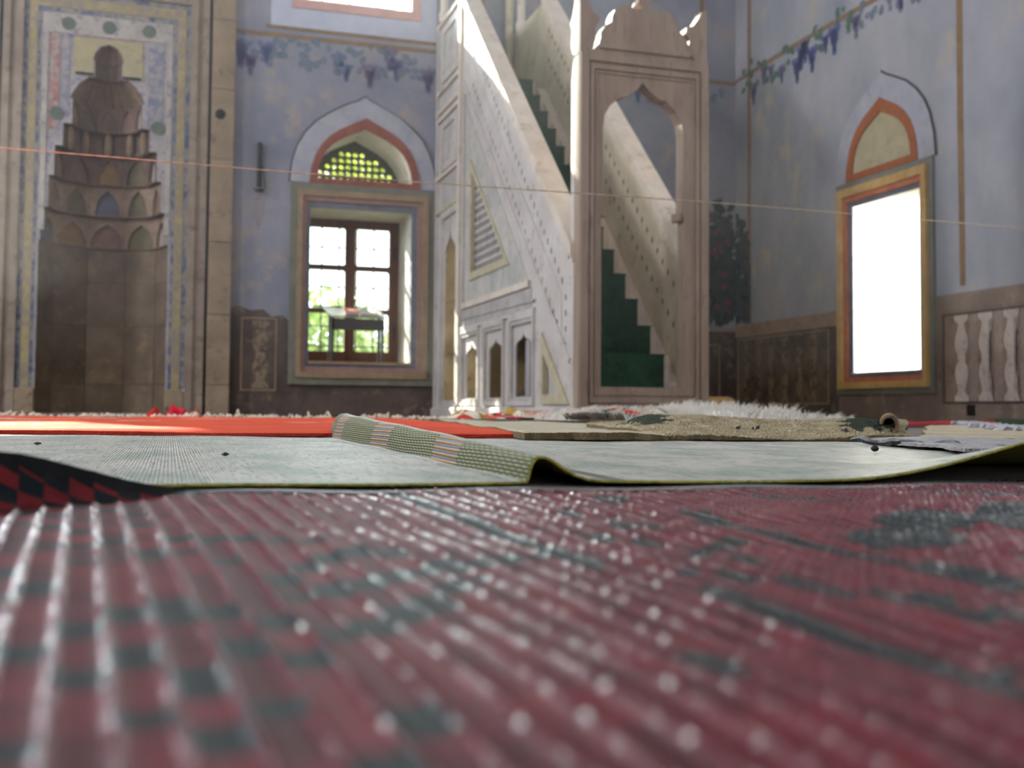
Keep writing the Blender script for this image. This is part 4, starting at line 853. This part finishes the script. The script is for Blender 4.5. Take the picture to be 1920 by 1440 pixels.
# ---- pale green mat with a standing fold
def straw_material():
    m = bpy.data.materials.new('pale woven plastic'); m.use_nodes = True; nt = m.node_tree; N = nt.nodes; L = nt.links; b = N['Principled BSDF']
    b.inputs['Roughness'].default_value = .34; b.inputs['Specular IOR Level'].default_value = .45
    uv = N.new('ShaderNodeTexCoord'); sx = N.new('ShaderNodeSeparateXYZ'); L.new(uv.outputs['UV'], sx.inputs[0])
    def math_(op, a, b_=None, c=None):
        n = N.new('ShaderNodeMath'); n.operation = op
        for i, v in enumerate((a, b_, c)):
            if v is None: continue
            if isinstance(v, (int, float)): n.inputs[i].default_value = v
            else: L.new(v, n.inputs[i])
        return n.outputs[0]
    u = sx.outputs[0]; v = sx.outputs[1]
    # block type along v: plain stripes against broken, knotted stripes
    blk = math_('FRACT', math_('MULTIPLY', math_('ADD', math_('ADD', v, -1.2), math_('MULTIPLY', math_('SINE', math_('MULTIPLY', u, 9)), .02)), 1/.52))
    broken = math_('GREATER_THAN', blk, .30)
    row = math_('FLOOR', math_('MULTIPLY', v, 1/.0115))
    offs = math_('MULTIPLY', math_('MULTIPLY', math_('MODULO', row, 2), .5), broken)
    su = math_('ADD', math_('MULTIPLY', u, 1/.0074), offs)
    fu = math_('FRACT', su)
    r = N.new('ShaderNodeValToRGB'); r.color_ramp.interpolation = 'CONSTANT'; e = r.color_ramp.elements
    e[0].position = 0; e[0].color = lin((176, 124, 40)); e[1].position = .36; e[1].color = lin((150, 152, 164))
    e2 = e.new(.76); e2.color = lin((70, 64, 50))
    L.new(fu, r.inputs[0])
    r2 = N.new('ShaderNodeValToRGB'); r2.color_ramp.interpolation = 'CONSTANT'; e = r2.color_ramp.elements
    e[0].position = 0; e[0].color = lin((70, 104, 38)); e[1].position = .4; e[1].color = lin((26, 34, 34)); e3 = e.new(.6); e3.color = lin((160, 118, 44)); e4 = e.new(.8); e4.color = lin((110, 124, 108))
    L.new(fu, r2.inputs[0])
    mx = N.new('ShaderNodeMixRGB'); L.new(broken, mx.inputs[0]); L.new(r.outputs[0], mx.inputs[1]); L.new(r2.outputs[0], mx.inputs[2])
    # flat field: its whitish sheen painted in as a paler colour
    at = N.new('ShaderNodeAttribute'); at.attribute_name = 'col'
    mx2 = N.new('ShaderNodeMixRGB'); sp = N.new('ShaderNodeSeparateColor'); L.new(at.outputs['Color'], sp.inputs[0])
    ns = N.new('ShaderNodeTexNoise'); ns.inputs['Scale'].default_value = 5; ns.inputs['Detail'].default_value = 6; mp = N.new('ShaderNodeMapping'); mp.inputs['Scale'].default_value = (2.6, 1.1, 1)
    L.new(uv.outputs['UV'], mp.inputs[0]); L.new(mp.outputs[0], ns.inputs['Vector'])
    rp = N.new('ShaderNodeValToRGB'); e = rp.color_ramp.elements; e[0].position = .36; e[0].color = lin((146, 166, 152)); e[1].position = .6; e[1].color = lin((214, 211, 200)); e5 = e.new(.46); e5.color = lin((186, 188, 178))
    L.new(ns.outputs[0], rp.inputs[0])
    fw2 = math_('MULTIPLY', sp.outputs[0], .74); L.new(fw2, mx2.inputs[0]); L.new(mx.outputs[0], mx2.inputs[1]); n5 = N.new('ShaderNodeTexNoise'); n5.inputs['Scale'].default_value = 1; n5.inputs['Detail'].default_value = 5; n5.inputs['Roughness'].default_value = .7
    m5 = N.new('ShaderNodeMapping'); m5.inputs['Scale'].default_value = (150, 24, 1); L.new(uv.outputs['UV'], m5.inputs[0]); L.new(m5.outputs[0], n5.inputs['Vector'])
    r5 = N.new('ShaderNodeValToRGB'); r5.color_ramp.elements[0].position = .53; r5.color_ramp.elements[1].position = .62; L.new(n5.outputs[0], r5.inputs[0])
    x5 = N.new('ShaderNodeMixRGB'); L.new(r5.outputs[0], x5.inputs[0]); L.new(rp.outputs[0], x5.inputs[1]); x5.inputs[2].default_value = lin((84, 100, 104)); L.new(x5.outputs[0], mx2.inputs[2])
    L.new(mx2.outputs[0], b.inputs['Base Color'])
    # straws: round ribs across u, knots across v
    hu = math_('ABSOLUTE', math_('SINE', math_('MULTIPLY', su, math.pi*2)))
    hv = math_('ABSOLUTE', math_('SINE', math_('MULTIPLY', v, math.pi/.0115)))
    h = math_('ADD', hu, math_('MULTIPLY', hv, .6))
    rq = N.new('ShaderNodeMapRange'); rq.inputs['To Min'].default_value = .55; rq.inputs['To Max'].default_value = .34; L.new(sp.outputs[0], rq.inputs[0]); L.new(rq.outputs[0], b.inputs['Roughness'])
    bp = N.new('ShaderNodeBump'); bp.inputs['Strength'].default_value = 1; bp.inputs['Distance'].default_value = .0024; L.new(h, bp.inputs['Height']); L.new(bp.outputs[0], b.inputs['Normal'])
    return m
straw = straw_material()
_cum = [0]
def fh(y): return .0045+.0190*y
FOLD = [(-.45, 0), (-.05, 0), (.0, .12), (.08, .45), (.2, .78), (.42, .97), (.72, 1.0), (1.1, .86), (1.55, .55), (2.1, .24), (2.7, .06), (3.4, 0)]
for _k in range(len(FOLD)-1): _cum.append(_cum[-1]+math.hypot(FOLD[_k+1][0]-FOLD[_k][0], FOLD[_k+1][1]-FOLD[_k][1]))
def foldx(y): return .300+.030*(y-.9)+.006*math.sin(y*5)
def near(x): return .905-.05*(x-.1)+.004*math.sin(x*23)
def far(x): return 2.62-.30*(x+.1) if x > -.1 else 2.62-.35*(x+.1)
us = []                                   # (kind, value)
x = -.9
while x < .26: us.append(('l', x)); x += .02
for k in range(len(FOLD)-1):
    for t in range(5): us.append(('f', k+t/5))
us.append(('f', len(FOLD)-1.0))
for i in range(1, 78): us.append(('r', i*.02))
q = MB(); uvs = []; fw_ = []; NV = 110
for kind, val in us:
    for j in range(NV+1):
        t = (j/NV)**1.25
        if kind == 'l':
            y = near(val)+(far(val)-near(val))*t; h = fh(y); xe = foldx(y)-.45*h; x = -.9+(val+.9)/(.24+.9)*(xe+.9); z = 0; uu = x; wgt = 1
        elif kind == 'f':
            y = near(.32)+(far(.32)-near(.32))*t; h = fh(y); k = min(int(val), len(FOLD)-2); f_ = val-k; a, b_ = FOLD[k], FOLD[k+1]
            x = foldx(y)+(a[0]+(b_[0]-a[0])*f_)*h; z = (a[1]+(b_[1]-a[1])*f_)*h; uu = .3+(_cum[k]+(_cum[k+1]-_cum[k])*f_)*h; wgt = 0 if 1 <= val < 5.0 else (1 if val > 6 else val-5 if val >= 5 else 1)
        else:
            y0_ = near(.36); xn = foldx(1.0); y = near(.36+val)+(far(.36+val)-near(.36+val))*t; h = fh(y); xs = foldx(y)+3.4*h; x = xs+val; z = 0; uu = .7+x; wgt = 1
            if x > .60: s = min(1, (x-.60)/.30); e = max(0, 1-(y-near(.9))/.30); z = .050*s*s*(3-2*s)*e**1.6
        z += .0012*math.sin(x*19+y*5)*math.sin(y*11)+.0012
        q.v.append((x, y, .0085+z)); uvs.append((uu, y)); fw_.append(wgt)
NRr = NV+1; cols = []
for i in range(len(us)-1):
    for j in range(NV):
        a = i*NRr+j; q.f.append((a, a+NRr, a+NRr+1, a+1)); q.m.append(0); w_ = (fw_[a]+fw_[a+NRr])/2
        if j < 1: w_ = 0
        cols.append((w_, w_, w_, 1))
pm = q.build('pale_mat', straw, None, smooth=True, uv=uvs, cols=cols)
tag(pm, 'pale green plastic mat crossed by a standing striped fold', 'mat')
sol = pm.modifiers.new('thickness', 'SOLIDIFY'); sol.thickness = .0022; sol.offset = -1
back = mat('mat underside', (150,156,60), (196,184,90), (80,104,46), scale=60, rough=.6, bump=.6, bscale=300); pm.data.materials.append(back); sol.material_offset = 1; sol.material_offset_rim = 1
# grey underlay beneath it
q = MB(); n = 60; vs = []
for i in range(n+1):
    x = -.55+i*2.0/n; y = near(x)-.022+.004*math.sin(x*37)+.003*math.sin(x*83); zf = .0048+.0012*math.sin(x*29)
    vs += [(x, y, .0026), (x, y+.002, zf), (x, 1.6, .0052)]
q.add(vs, [(i*3+k, i*3+3+k, i*3+4+k, i*3+1+k) for i in range(n) for k in (0, 1)])
tag(q.build('underlay_sheet', mat('grey plastic sheet', (110,104,104), (134,126,124), scale=12, rough=.5, bump=.3), None), 'thin grey sheet showing along the front edge of pale mat', 'sheet')

# ---- pile rugs
def sstep(t): t = max(0, min(1, t)); return t*t*(3-2*t)
def rug(name, corners, z0, th, m, label, cat='rug', n=60, k=40, zf=None, edge=None, wob=.002, parent=None, jit=.0006):
    """corners near-left, near-right, far-right, far-left"""
    A, B, D, E = [Vector(c) for c in corners]; q = MB(); r = random.Random(hash(name+label) % 999 if False else len(label)); ph = r.random()*6
    idx = {}
    for i in range(n+1):
        for j in range(k+1):
            s, t = i/n, j/k; p = A*(1-s)*(1-t)+B*s*(1-t)+D*s*t+E*(1-s)*t
            p = p+Vector((.008*math.sin(t*17+ph), .01*math.sin(s*13+ph)+.005*math.sin(s*41)))
            z = z0+th+(zf(s, t, p) if zf else 0)+wob*math.sin(p.x*7+ph)*math.sin(p.y*9+ph)+wob*.4+r.uniform(-jit, jit)
            rim = min(s*n, (1-s)*n, t*k, (1-t)*k); z -= th*.35 if rim < .5 else 0
            q.v.append((p.x, p.y, max(z, z0+.001)))
    for i in range(n):
        for j in range(k): a = i*(k+1)+j; q.f.append((a, a+k+1, a+k+2, a+1)); q.m.append(0)
    # skirt
    loop = [i*(k+1) for i in range(n+1)]+[n*(k+1)+j for j in range(1, k+1)]+[i*(k+1)+k for i in range(n-1, -1, -1)]+[j for j in range(k-1, 0, -1)]
    base = len(q.v)
    for v in loop: x, y, z = q.v[v]; q.v.append((x, y, z0 if name == 'cream_rug' else max(z0, z-th)))
    for a in range(len(loop)):
        b_ = (a+1) % len(loop); q.f.append((loop[b_], loop[a], base+a, base+b_)); q.m.append(1)
    o = q.build(name, [m, edge or m], parent, smooth=False)
    return tag(o, label, cat)
red = mat('red wool pile', (206,74,50), (224,92,62), (226,150,120), scale=2.6, rough=.95, bump=.5, bscale=220, spec=.1, patch=.66)
red_e = mat('red wool edge', (176,44,34), (196,58,42), scale=30, rough=.95, bump=.6, bscale=200)
rr = empty('red_rug', (.2, 4.2, .012), 'flat bright red wool rug with cream fringe in front of prayer niche', 'rug')
rg = rug('pile', ((-1.5, 2.98), (.88, 2.27), (1.35, 6.45), (-2.2, 6.6)), .011, .011, red, 'x', n=50, k=50, edge=red_e, parent=None)
for k_ in ('label', 'category'): del rg[k_]
rg.parent = rr; rg.location = (-.2, -4.2, -.012)
q = MB(); rf = random.Random(5)
for i in range(520):
    t = rf.random(); x = -2.2+3.95*t; y = 6.6-.15*t; lump = .5+.5*math.sin(x*9)*math.sin(x*3.1+1)
    hgt = rf.uniform(.004, .016)+.02*lump*rf.random()+(.03 if rf.random() < .02 else 0)
    p0 = (x, y, .012+rf.uniform(0, .012)); dx = rf.uniform(-.05, .05); dy = rf.uniform(.02, .10)
    q.tube([p0, (x+dx*.5, y+dy*.6, .016+hgt), (x+dx, y+dy, .012+hgt*.5)], [.007, .006, .003], 4)
q.build('fringe', mat('cream fringe wool', (206,190,170), (226,212,192), (160,140,120), scale=12, rough=.95), rr, kind='stuff')
# cream flowers woven in the red pile
q = MB(); 
for i in range(26):
    x = rf.uniform(-1.7, 1.1); y = rf.uniform(3.0, 6.2); w_ = rf.uniform(.05, .11)
    q.add([(x+w_*math.cos(a)*(1+.4*(k % 2)), y+.06*math.sin(a)*(1+.4*(k % 2)), .0248) for k, a in enumerate([i_*math.pi/5 for i_ in range(10)])], [tuple(range(10))])
q.build('woven_flowers', mat('cream wool', (224,176,150), (232,190,166), scale=12, rough=.95, fray=.6), rr, kind='stuff')

cream = mat('cream wool pile', (186,174,150), (208,198,176), (138,142,130), scale=4, rough=.95, bump=.6, bscale=180, spec=.1, patch=.62, stretch=(.7, 2.2, 1))
cream_e = mat('jute edge', (104,86,60), (128,108,78), scale=40, rough=.95, bump=.6, bscale=200)
rug('cream_rug', ((.70, 2.14), (1.00, 2.10), (2.9, 5.0), (1.30, 5.5)), .012, .010, cream, 'flat cream wool rug with brown edge overlapping right end of red rug', edge=cream_e, n=60, k=60, zf=lambda s, t, p: .0065*sstep((1.03+.11*(p.y-2.2)-p.x)/.12))
# rug with a rolling wave
tanp = mat('tan wool pile', (158,140,108), (192,178,148), (212,202,178), scale=14, rough=.95, bump=1, bscale=110, spec=.05)
def wave(s, t, p): return .0125*sstep(t/.15)+.026*math.exp(-((t-.36)/.15)**2)*sstep(s/.08)*(1-.2*s)+.004*math.sin(s*9)
wr = rug('rumpled_rug', ((.97, 2.11), (1.545, 2.03), (2.13, 2.85), (1.22, 3.15)), .0122, .010, tanp, 'tan wool rug rumpled into a long low wave with dark green patches', edge=cream_e, n=160, k=120, zf=wave, jit=.0016)
gpm = mat('dark green pile', (52,64,58), (78,84,70), (120,100,62), scale=26, rough=.95, bump=.9, bscale=150, spec=.05, patch=.6)
wr.data.materials.append(gpm)
for f_ in wr.data.polygons:
    c = f_.center
    i_, j_ = (f_.index//120)*90/160, (f_.index % 120)*70/120
    if f_.index < 160*120 and ((68+3*math.sin(j_*.9)+math.sin(i_*j_) < i_ < 84+2*math.sin(j_*1.7) and 6+3*math.sin(i_) < j_ < 40) or (2+math.sin(j_*2) < i_ < 10+2*math.sin(j_*1.3) and 12 < j_ < 40)): f_.material_index = 2
# curled end of the rumpled rug
q = MB(); cu = []
for k in range(26):
    t = k/25; an = -1.2+t*4.2; r_ = .0165
    cu.append((r_*math.cos(an), .019+r_*math.sin(an)))
for i in range(13):
    y = 2.0+i*.045
    for (dx, dz) in cu: q.v.append((1.512+i*.033+dx+.003*math.sin(i), 2.06+i*.045, .026+dz*(1+.15*math.sin(i*.5))))
q.f = [(i*26+j, i*26+j+1, (i+1)*26+j+1, (i+1)*26+j) for i in range(12) for j in range(25)]; q.m = [0]*len(q.f)
cr = q.build('curled_edge', mat('curled jute back', (120,100,74), (150,128,98), (70,58,44), scale=20, rough=.95, bump=.6, bscale=200), wr, smooth=True); sm = cr.modifiers.new('t', 'SOLIDIFY'); sm.thickness = .006
rug('beige_rug', ((1.47, 1.90), (2.4, 1.55), (4.6, 4.6), (3.05, 3.9)), .012, .012, mat('beige wool pile', (176,160,136), (198,184,160), (160,148,128), scale=5, rough=.95, bump=.6, bscale=180, spec=.1), 'plain beige wool rug right of the curled rug end', edge=cream_e, n=50, k=50)
# lilac mat and its dark fold on the right
lil = mat('lilac woven plastic', (168,162,166), (196,190,192), (140,132,142), scale=30, rough=.5, bump=.9, bscale=260)
rug('lilac_mat', ((1.13, 1.36), (1.75, 1.15), (2.2, 1.72), (1.33, 1.90)), .012, .005, lil, 'rumpled lilac grey mat at right edge beyond pale green mat', 'mat', n=60, k=40, zf=lambda s, t, p: .004*math.sin(s*11)*math.sin(t*9)+.004)
q = MB(); pts = [(1.30+.002*math.sin(i), 1.88-.56*i/24, .018+.003*math.sin(i*.9)) for i in range(25)]; pts = [(1.30-.10*i/24+.006*math.sin(i*1.3), 1.89-.56*i/24, z) for i, (a, b_, z) in enumerate(pts)]
q.tube(pts, [.004+.004*abs(math.sin(i*.7)) for i in range(25)], 6); tag(q.build('dark_fold_line', black_m), 'dark line standing for the folded edge of the lilac mat', 'strip')  # added dark tube stands in for the mat's dark fold
q = MB(); q.lathe(1.06, 1.48, [(.001, .011), (.005, .0125), (.0065, .016), (.0045, .020), (.001, .0215)], 12); tag(q.build('black_pebble', black_m, smooth=True), 'small round black pebble on pale mat near lilac mat', 'pebble')
for i, (x, y, s, lab) in enumerate(((-.201, 1.909, .006, 'dark crumb on pale mat near its left end'), (.069, 1.446, .005, 'dark crumb on pale mat left of the fold'))):
    q = MB(); q.lathe(x, y, [(.001, .010), (s, .0115), (s*.9, .0135), (.001, .015)], 6); tag(q.build('crumb', black_m), lab, 'debris')
for x, y, lab in ((1.215, 2.19, 'black leaf scrap lying flat on cream rug'), (1.255, 2.19, 'black curled leaf scrap sticking up on cream rug')):
    q = MB()
    for k in range(3):
        a = random.random()*3; q.tube([(x, y, .030), (x+.008*math.cos(a), y+.008*math.sin(a), .034+.002*k), (x+.014*math.cos(a), y, .037+.0025*k)], [.0015, .003, .0008], 5)
    tag(q.build('leaf_scrap', black_m), lab, 'debris')

# ---- kilim scraps by the pulpit
def cloth(name, cx, cy, w_, d_, h_, mats_, label, ang=0, z0=0.0, stripes=9, cat='rug', seed=1):
    r = random.Random(seed); q = MB(); n, k = 60, 24; ph = [r.random()*6 for _ in range(6)]
    for i in range(n+1):
        for j in range(k+1):
            s, t = i/n-.5, j/k-.5; x = s*w_+.02*math.sin(t*9+ph[0]); y = t*d_+.02*math.sin(s*14+ph[1])
            f_ = max(0, 1-(2*abs(s))**6)*max(0, 1-(2*abs(t))**4)
            z = z0+.004+f_*h_*(.45+.3*math.sin(s*15+ph[2])+.25*math.sin(t*8+s*23+ph[3])+.12*math.sin(s*47+ph[4]))
            c, sn = math.cos(ang), math.sin(ang); q.v.append((cx+x*c-y*sn, cy+x*sn+y*c, max(z, z0+.002)))
    for i in range(n):
        for j in range(k): a = i*(k+1)+j; q.f.append((a, a+k+1, a+k+2, a+1)); q.m.append(r.randrange(len(mats_)) if stripes == 0 and (i//3, j//3) else int((i*stripes/n)+((j//6) % 2 if stripes > 12 else 0)) % len(mats_))
    return tag(q.build(name, mats_, None, smooth=True), label, cat)
wl = lambda n, c, d=None: mat(n, c, d or tuple(min(255, v+18) for v in c), scale=14, rough=.95, bump=.6, bscale=160, spec=.1)
kr, ko, kw, kk, kb, kg, kp = wl('wool scarlet', (184,44,40)), wl('wool orange', (206,84,48)), wl('wool cream', (206,194,176)), wl('wool ochre', (160,128,60)), wl('wool near black', (50,34,36)), wl('wool teal', (34,96,88)), wl('wool maroon', (96,34,40))
cloth('crumpled_kilim', 1.72, 5.65, .62, .5, .055, [kr, kw, kk, ko, kw, kb], 'crumpled scarlet and cream kilim at foot of pulpit side', stripes=14, seed=2, z0=.026)
cloth('orange_kilim', 2.12, 6.2, .5, .4, .055, [ko, kr, kk], 'small orange kilim scrap right of the crumpled scarlet kilim', stripes=5, seed=4, z0=.02)
cloth('dark_kilim', 2.62, 6.6, .75, .45, .038, [kp, wl('wool chestnut', (92,60,52)), kp, kr, wl('wool dusty rose', (150,104,92))], 'dark maroon and black kilim along pulpit plinth', stripes=13, seed=5, z0=.005)
cloth('teal_kilim', 3.0, 6.9, .8, .4, .045, [kg, kb, kg], 'dark teal rug edge before the gate corner', stripes=7, seed=6, z0=.005)
cloth('pink_kilim', 2.15, 5.15, 1.4, .4, .02, [kr, wl('wool pink', (206,92,110)), kw, ko], 'thin red and pink kilim edge behind the cream rug', stripes=17, seed=7, z0=.037)
cloth('striped_kilim', 2.02, 4.55, .5, .35, .05, [kg, kr, ko, kp, kw], 'red and teal striped kilim beside the fur', stripes=10, seed=8, z0=.04, ang=.5)
cloth('red_cloth', -.28+.3, 7.6, .34, .2, .085, [kr, wl('wool crimson', (196,30,50))], 'crumpled bright red cloth lying before the prayer niche', stripes=3, seed=9, cat='cloth')
cloth('dark_floor_rug', .6, 9.6, 3.4, 3.6, .02, [wl('wool dusk', (58,40,36)), wl('wool dusk two', (70,50,42))], 'dark brown rug on floor behind the red rug', stripes=6, seed=10)
cloth('red_green_kilim', 5.1, 6.2, 2.9, .7, .045, [wl('wool lipstick', (190,36,48)), kr, wl('wool forest', (44,62,46))], 'red kilim with dark green bars below right wall', stripes=9, seed=11, ang=-.55)
cloth('purple_rug', 4.4, 4.9, 1.8, 1.0, .02, [wl('wool purple', (92,50,82)), kp], 'purple and maroon rug in front of red kilim', stripes=5, seed=12, ang=-.6)
q = MB(); rf = random.Random(8)
P0, P1 = Vector((3.95, 4.75, .024)), Vector((2.36, 2.60, .024))
for i in range(260):
    t = rf.random(); p = P0.lerp(P1, t)+Vector((rf.gauss(0, .02), rf.gauss(0, .02), 0)); q.tube([p, p+Vector((rf.uniform(-.05, .0), rf.uniform(-.05, .02), .009)), p+Vector((rf.uniform(-.1, -.02), rf.uniform(-.08, 0), 0))], [.008, .008, .004], 4)
tag(q.build('wool_fringe', wl('wool dove grey', (176,172,178)), None, kind='stuff'), 'thick dove grey wool fringe crossing the beige rug', 'fringe')
q = MB(); q.lathe(2.24, 3.32, [(.001, .024), (.014, .026), (.022, .034), (.016, .044), (.001, .047)], 12); tag(q.build('pink_blossom', mat('vivid pink', (236,96,100), (250,130,120), scale=20)), 'small bright pink scrap behind the rumpled rug', 'scrap')  # plain vivid pink colour

# ---- white fur
fr_ = empty('fur_rug', (2.3, 4.6, .03), 'shaggy white long haired fur heaped before the pulpit gate', 'fur')
def furz(x, y):
    t = (x-1.66)/1.76; e = sstep(t/.12)*sstep((1-t)/.30); return .032+.050*e*(.72+.2*math.sin(x*5+1)+.12*math.sin(x*13))*sstep((y-4.12)/.22)*sstep((5.3-y)/.35)
q = MB(); n, k = 60, 30
for i in range(n+1):
    for j in range(k+1): x = 1.66+1.76*i/n; y = 4.12+1.2*j/k; q.v.append((x, y+.45*(x-1.66), furz(x, y)))
q.f = [(i*(k+1)+j, (i+1)*(k+1)+j, (i+1)*(k+1)+j+1, i*(k+1)+j+1) for i in range(n) for j in range(k)]; q.m = [0]*len(q.f)
furm = mat('white fur', (214,208,200), (236,232,226), (176,162,150), scale=14, rough=.9, bump=.3, patch=.66)
q.build('hide', furm, fr_)
q = MB(); rf = random.Random(11)
for i in range(5200):
    x = 1.66+1.76*rf.random(); y = 4.12+1.15*rf.random(); z = furz(x, y)-.004; cl = math.sin(x*37)*math.sin(y*29)
    l = rf.uniform(.022, .045)*(1+.35*cl)+(.02 if (abs(x-2.62) < .10 or abs(x-3.02) < .07) and rf.random() < .5 else 0)
    a = cl*1.3+rf.gauss(0, .45); dx, dy = math.sin(a)*l*.75, -.3*l+rf.gauss(0, .3)*l; w_ = .0042; yy = y+.45*(x-1.66)
    p0 = Vector((x, yy, z)); p1 = Vector((x+dx*.35, yy+dy*.4, z+l*.62)); p2 = Vector((x+dx, yy+dy, z+l*.95))
    q.add([p0-Vector((w_, 0, 0)), p0+Vector((w_, 0, 0)), p1+Vector((w_*.7, 0, 0)), p1-Vector((w_*.7, 0, 0)), p2], [(0, 1, 2, 3), (3, 2, 4)])
q.build('hair', furm, fr_, kind='stuff')
q = MB()
for i in range(520):
    x = 1.62+.16*rf.random(); y = 4.12+.3*rf.random(); z = .035; l = rf.uniform(.02, .05); dx = -l*rf.uniform(.2, .9)
    q.add([(x-.003, y, z), (x+.003, y, z), (x+dx*.4, y, z+l*.6), (x+dx, y-.01, z+l*.7)], [(0, 1, 2, 3)])
q.build('hair', wl('fur brown grey', (128,116,102)), fr_, kind='stuff', label='brown grey hair at the left end')

# ---- socket
sk = empty('wall_socket', (RX-.012, 8.41, .07), 'black electric socket on right wall below the balusters', 'socket')
q = MB(); q.cbox(RX-.03, RX-.011, 8.36, 8.46, .065, .165, .006); q.build('plate', black_m, sk)
q = MB(); q.lathe(0, 0, [(.034, .012), (.034, .0), (.026, -.006), (.001, -.006)], 16); q.v = [(RX-.031-zz*.3, 8.41+x, .115+y) for x, y, zz in q.v]; q.build('socket_cup', mat('glossy black', (10,10,12), rough=.2), sk)

# ---- cord across the room
q = MB(); q2 = MB(); n = 900
def rope_p(t):
    x = -6.0+t*13.08; y = 4.0+.0*x
    z = .932+.0018*(x-1)**2-.004*math.sin(x*2.1)+.006*math.sin(x*.9)
    return Vector((x, y+.25*(x/7), z))
for qq, ph in ((q, 0), (q2, math.pi)):
    pts = []
    for i in range(n+1):
        t = i/n; p = rope_p(t); a = t*n*.9+ph; pts.append(p+Vector((0, math.cos(a), math.sin(a)))*.0014)
    qq.tube(pts, .0016, 5)
cord = empty('cord', (-6.0, 3.8, .95), 'thin twisted metallic cord stretched across the whole hall', 'cord')
cm_ = mat('twisted bright wire', (196,178,150), (216,200,176), scale=60, rough=.32, bump=0, metal=.55, spec=.6)
q.build('strand', cm_, cord, smooth=True); q2.build('strand', cm_, cord, smooth=True)

# ---- haze volume added to veil the hall with scattered light
b = MB(); b.box(LX+.05, RX-.13, FY+.05, BY-.21, .47, CZ-.05)
hz = bpy.data.materials.new('haze volume'); hz.use_nodes = True; nt = hz.node_tree; nt.nodes.remove(nt.nodes['Principled BSDF'])
vs_ = nt.nodes.new('ShaderNodeVolumeScatter'); vs_.inputs['Density'].default_value = .009; vs_.inputs['Anisotropy'].default_value = .35
nt.links.new(vs_.outputs[0], nt.nodes['Material Output'].inputs['Volume'])
o = b.build('haze_volume', hz); tag(o, 'faint haze volume added to veil the hall', kind='stuff')
sc.cycles.volume_bounces = 0
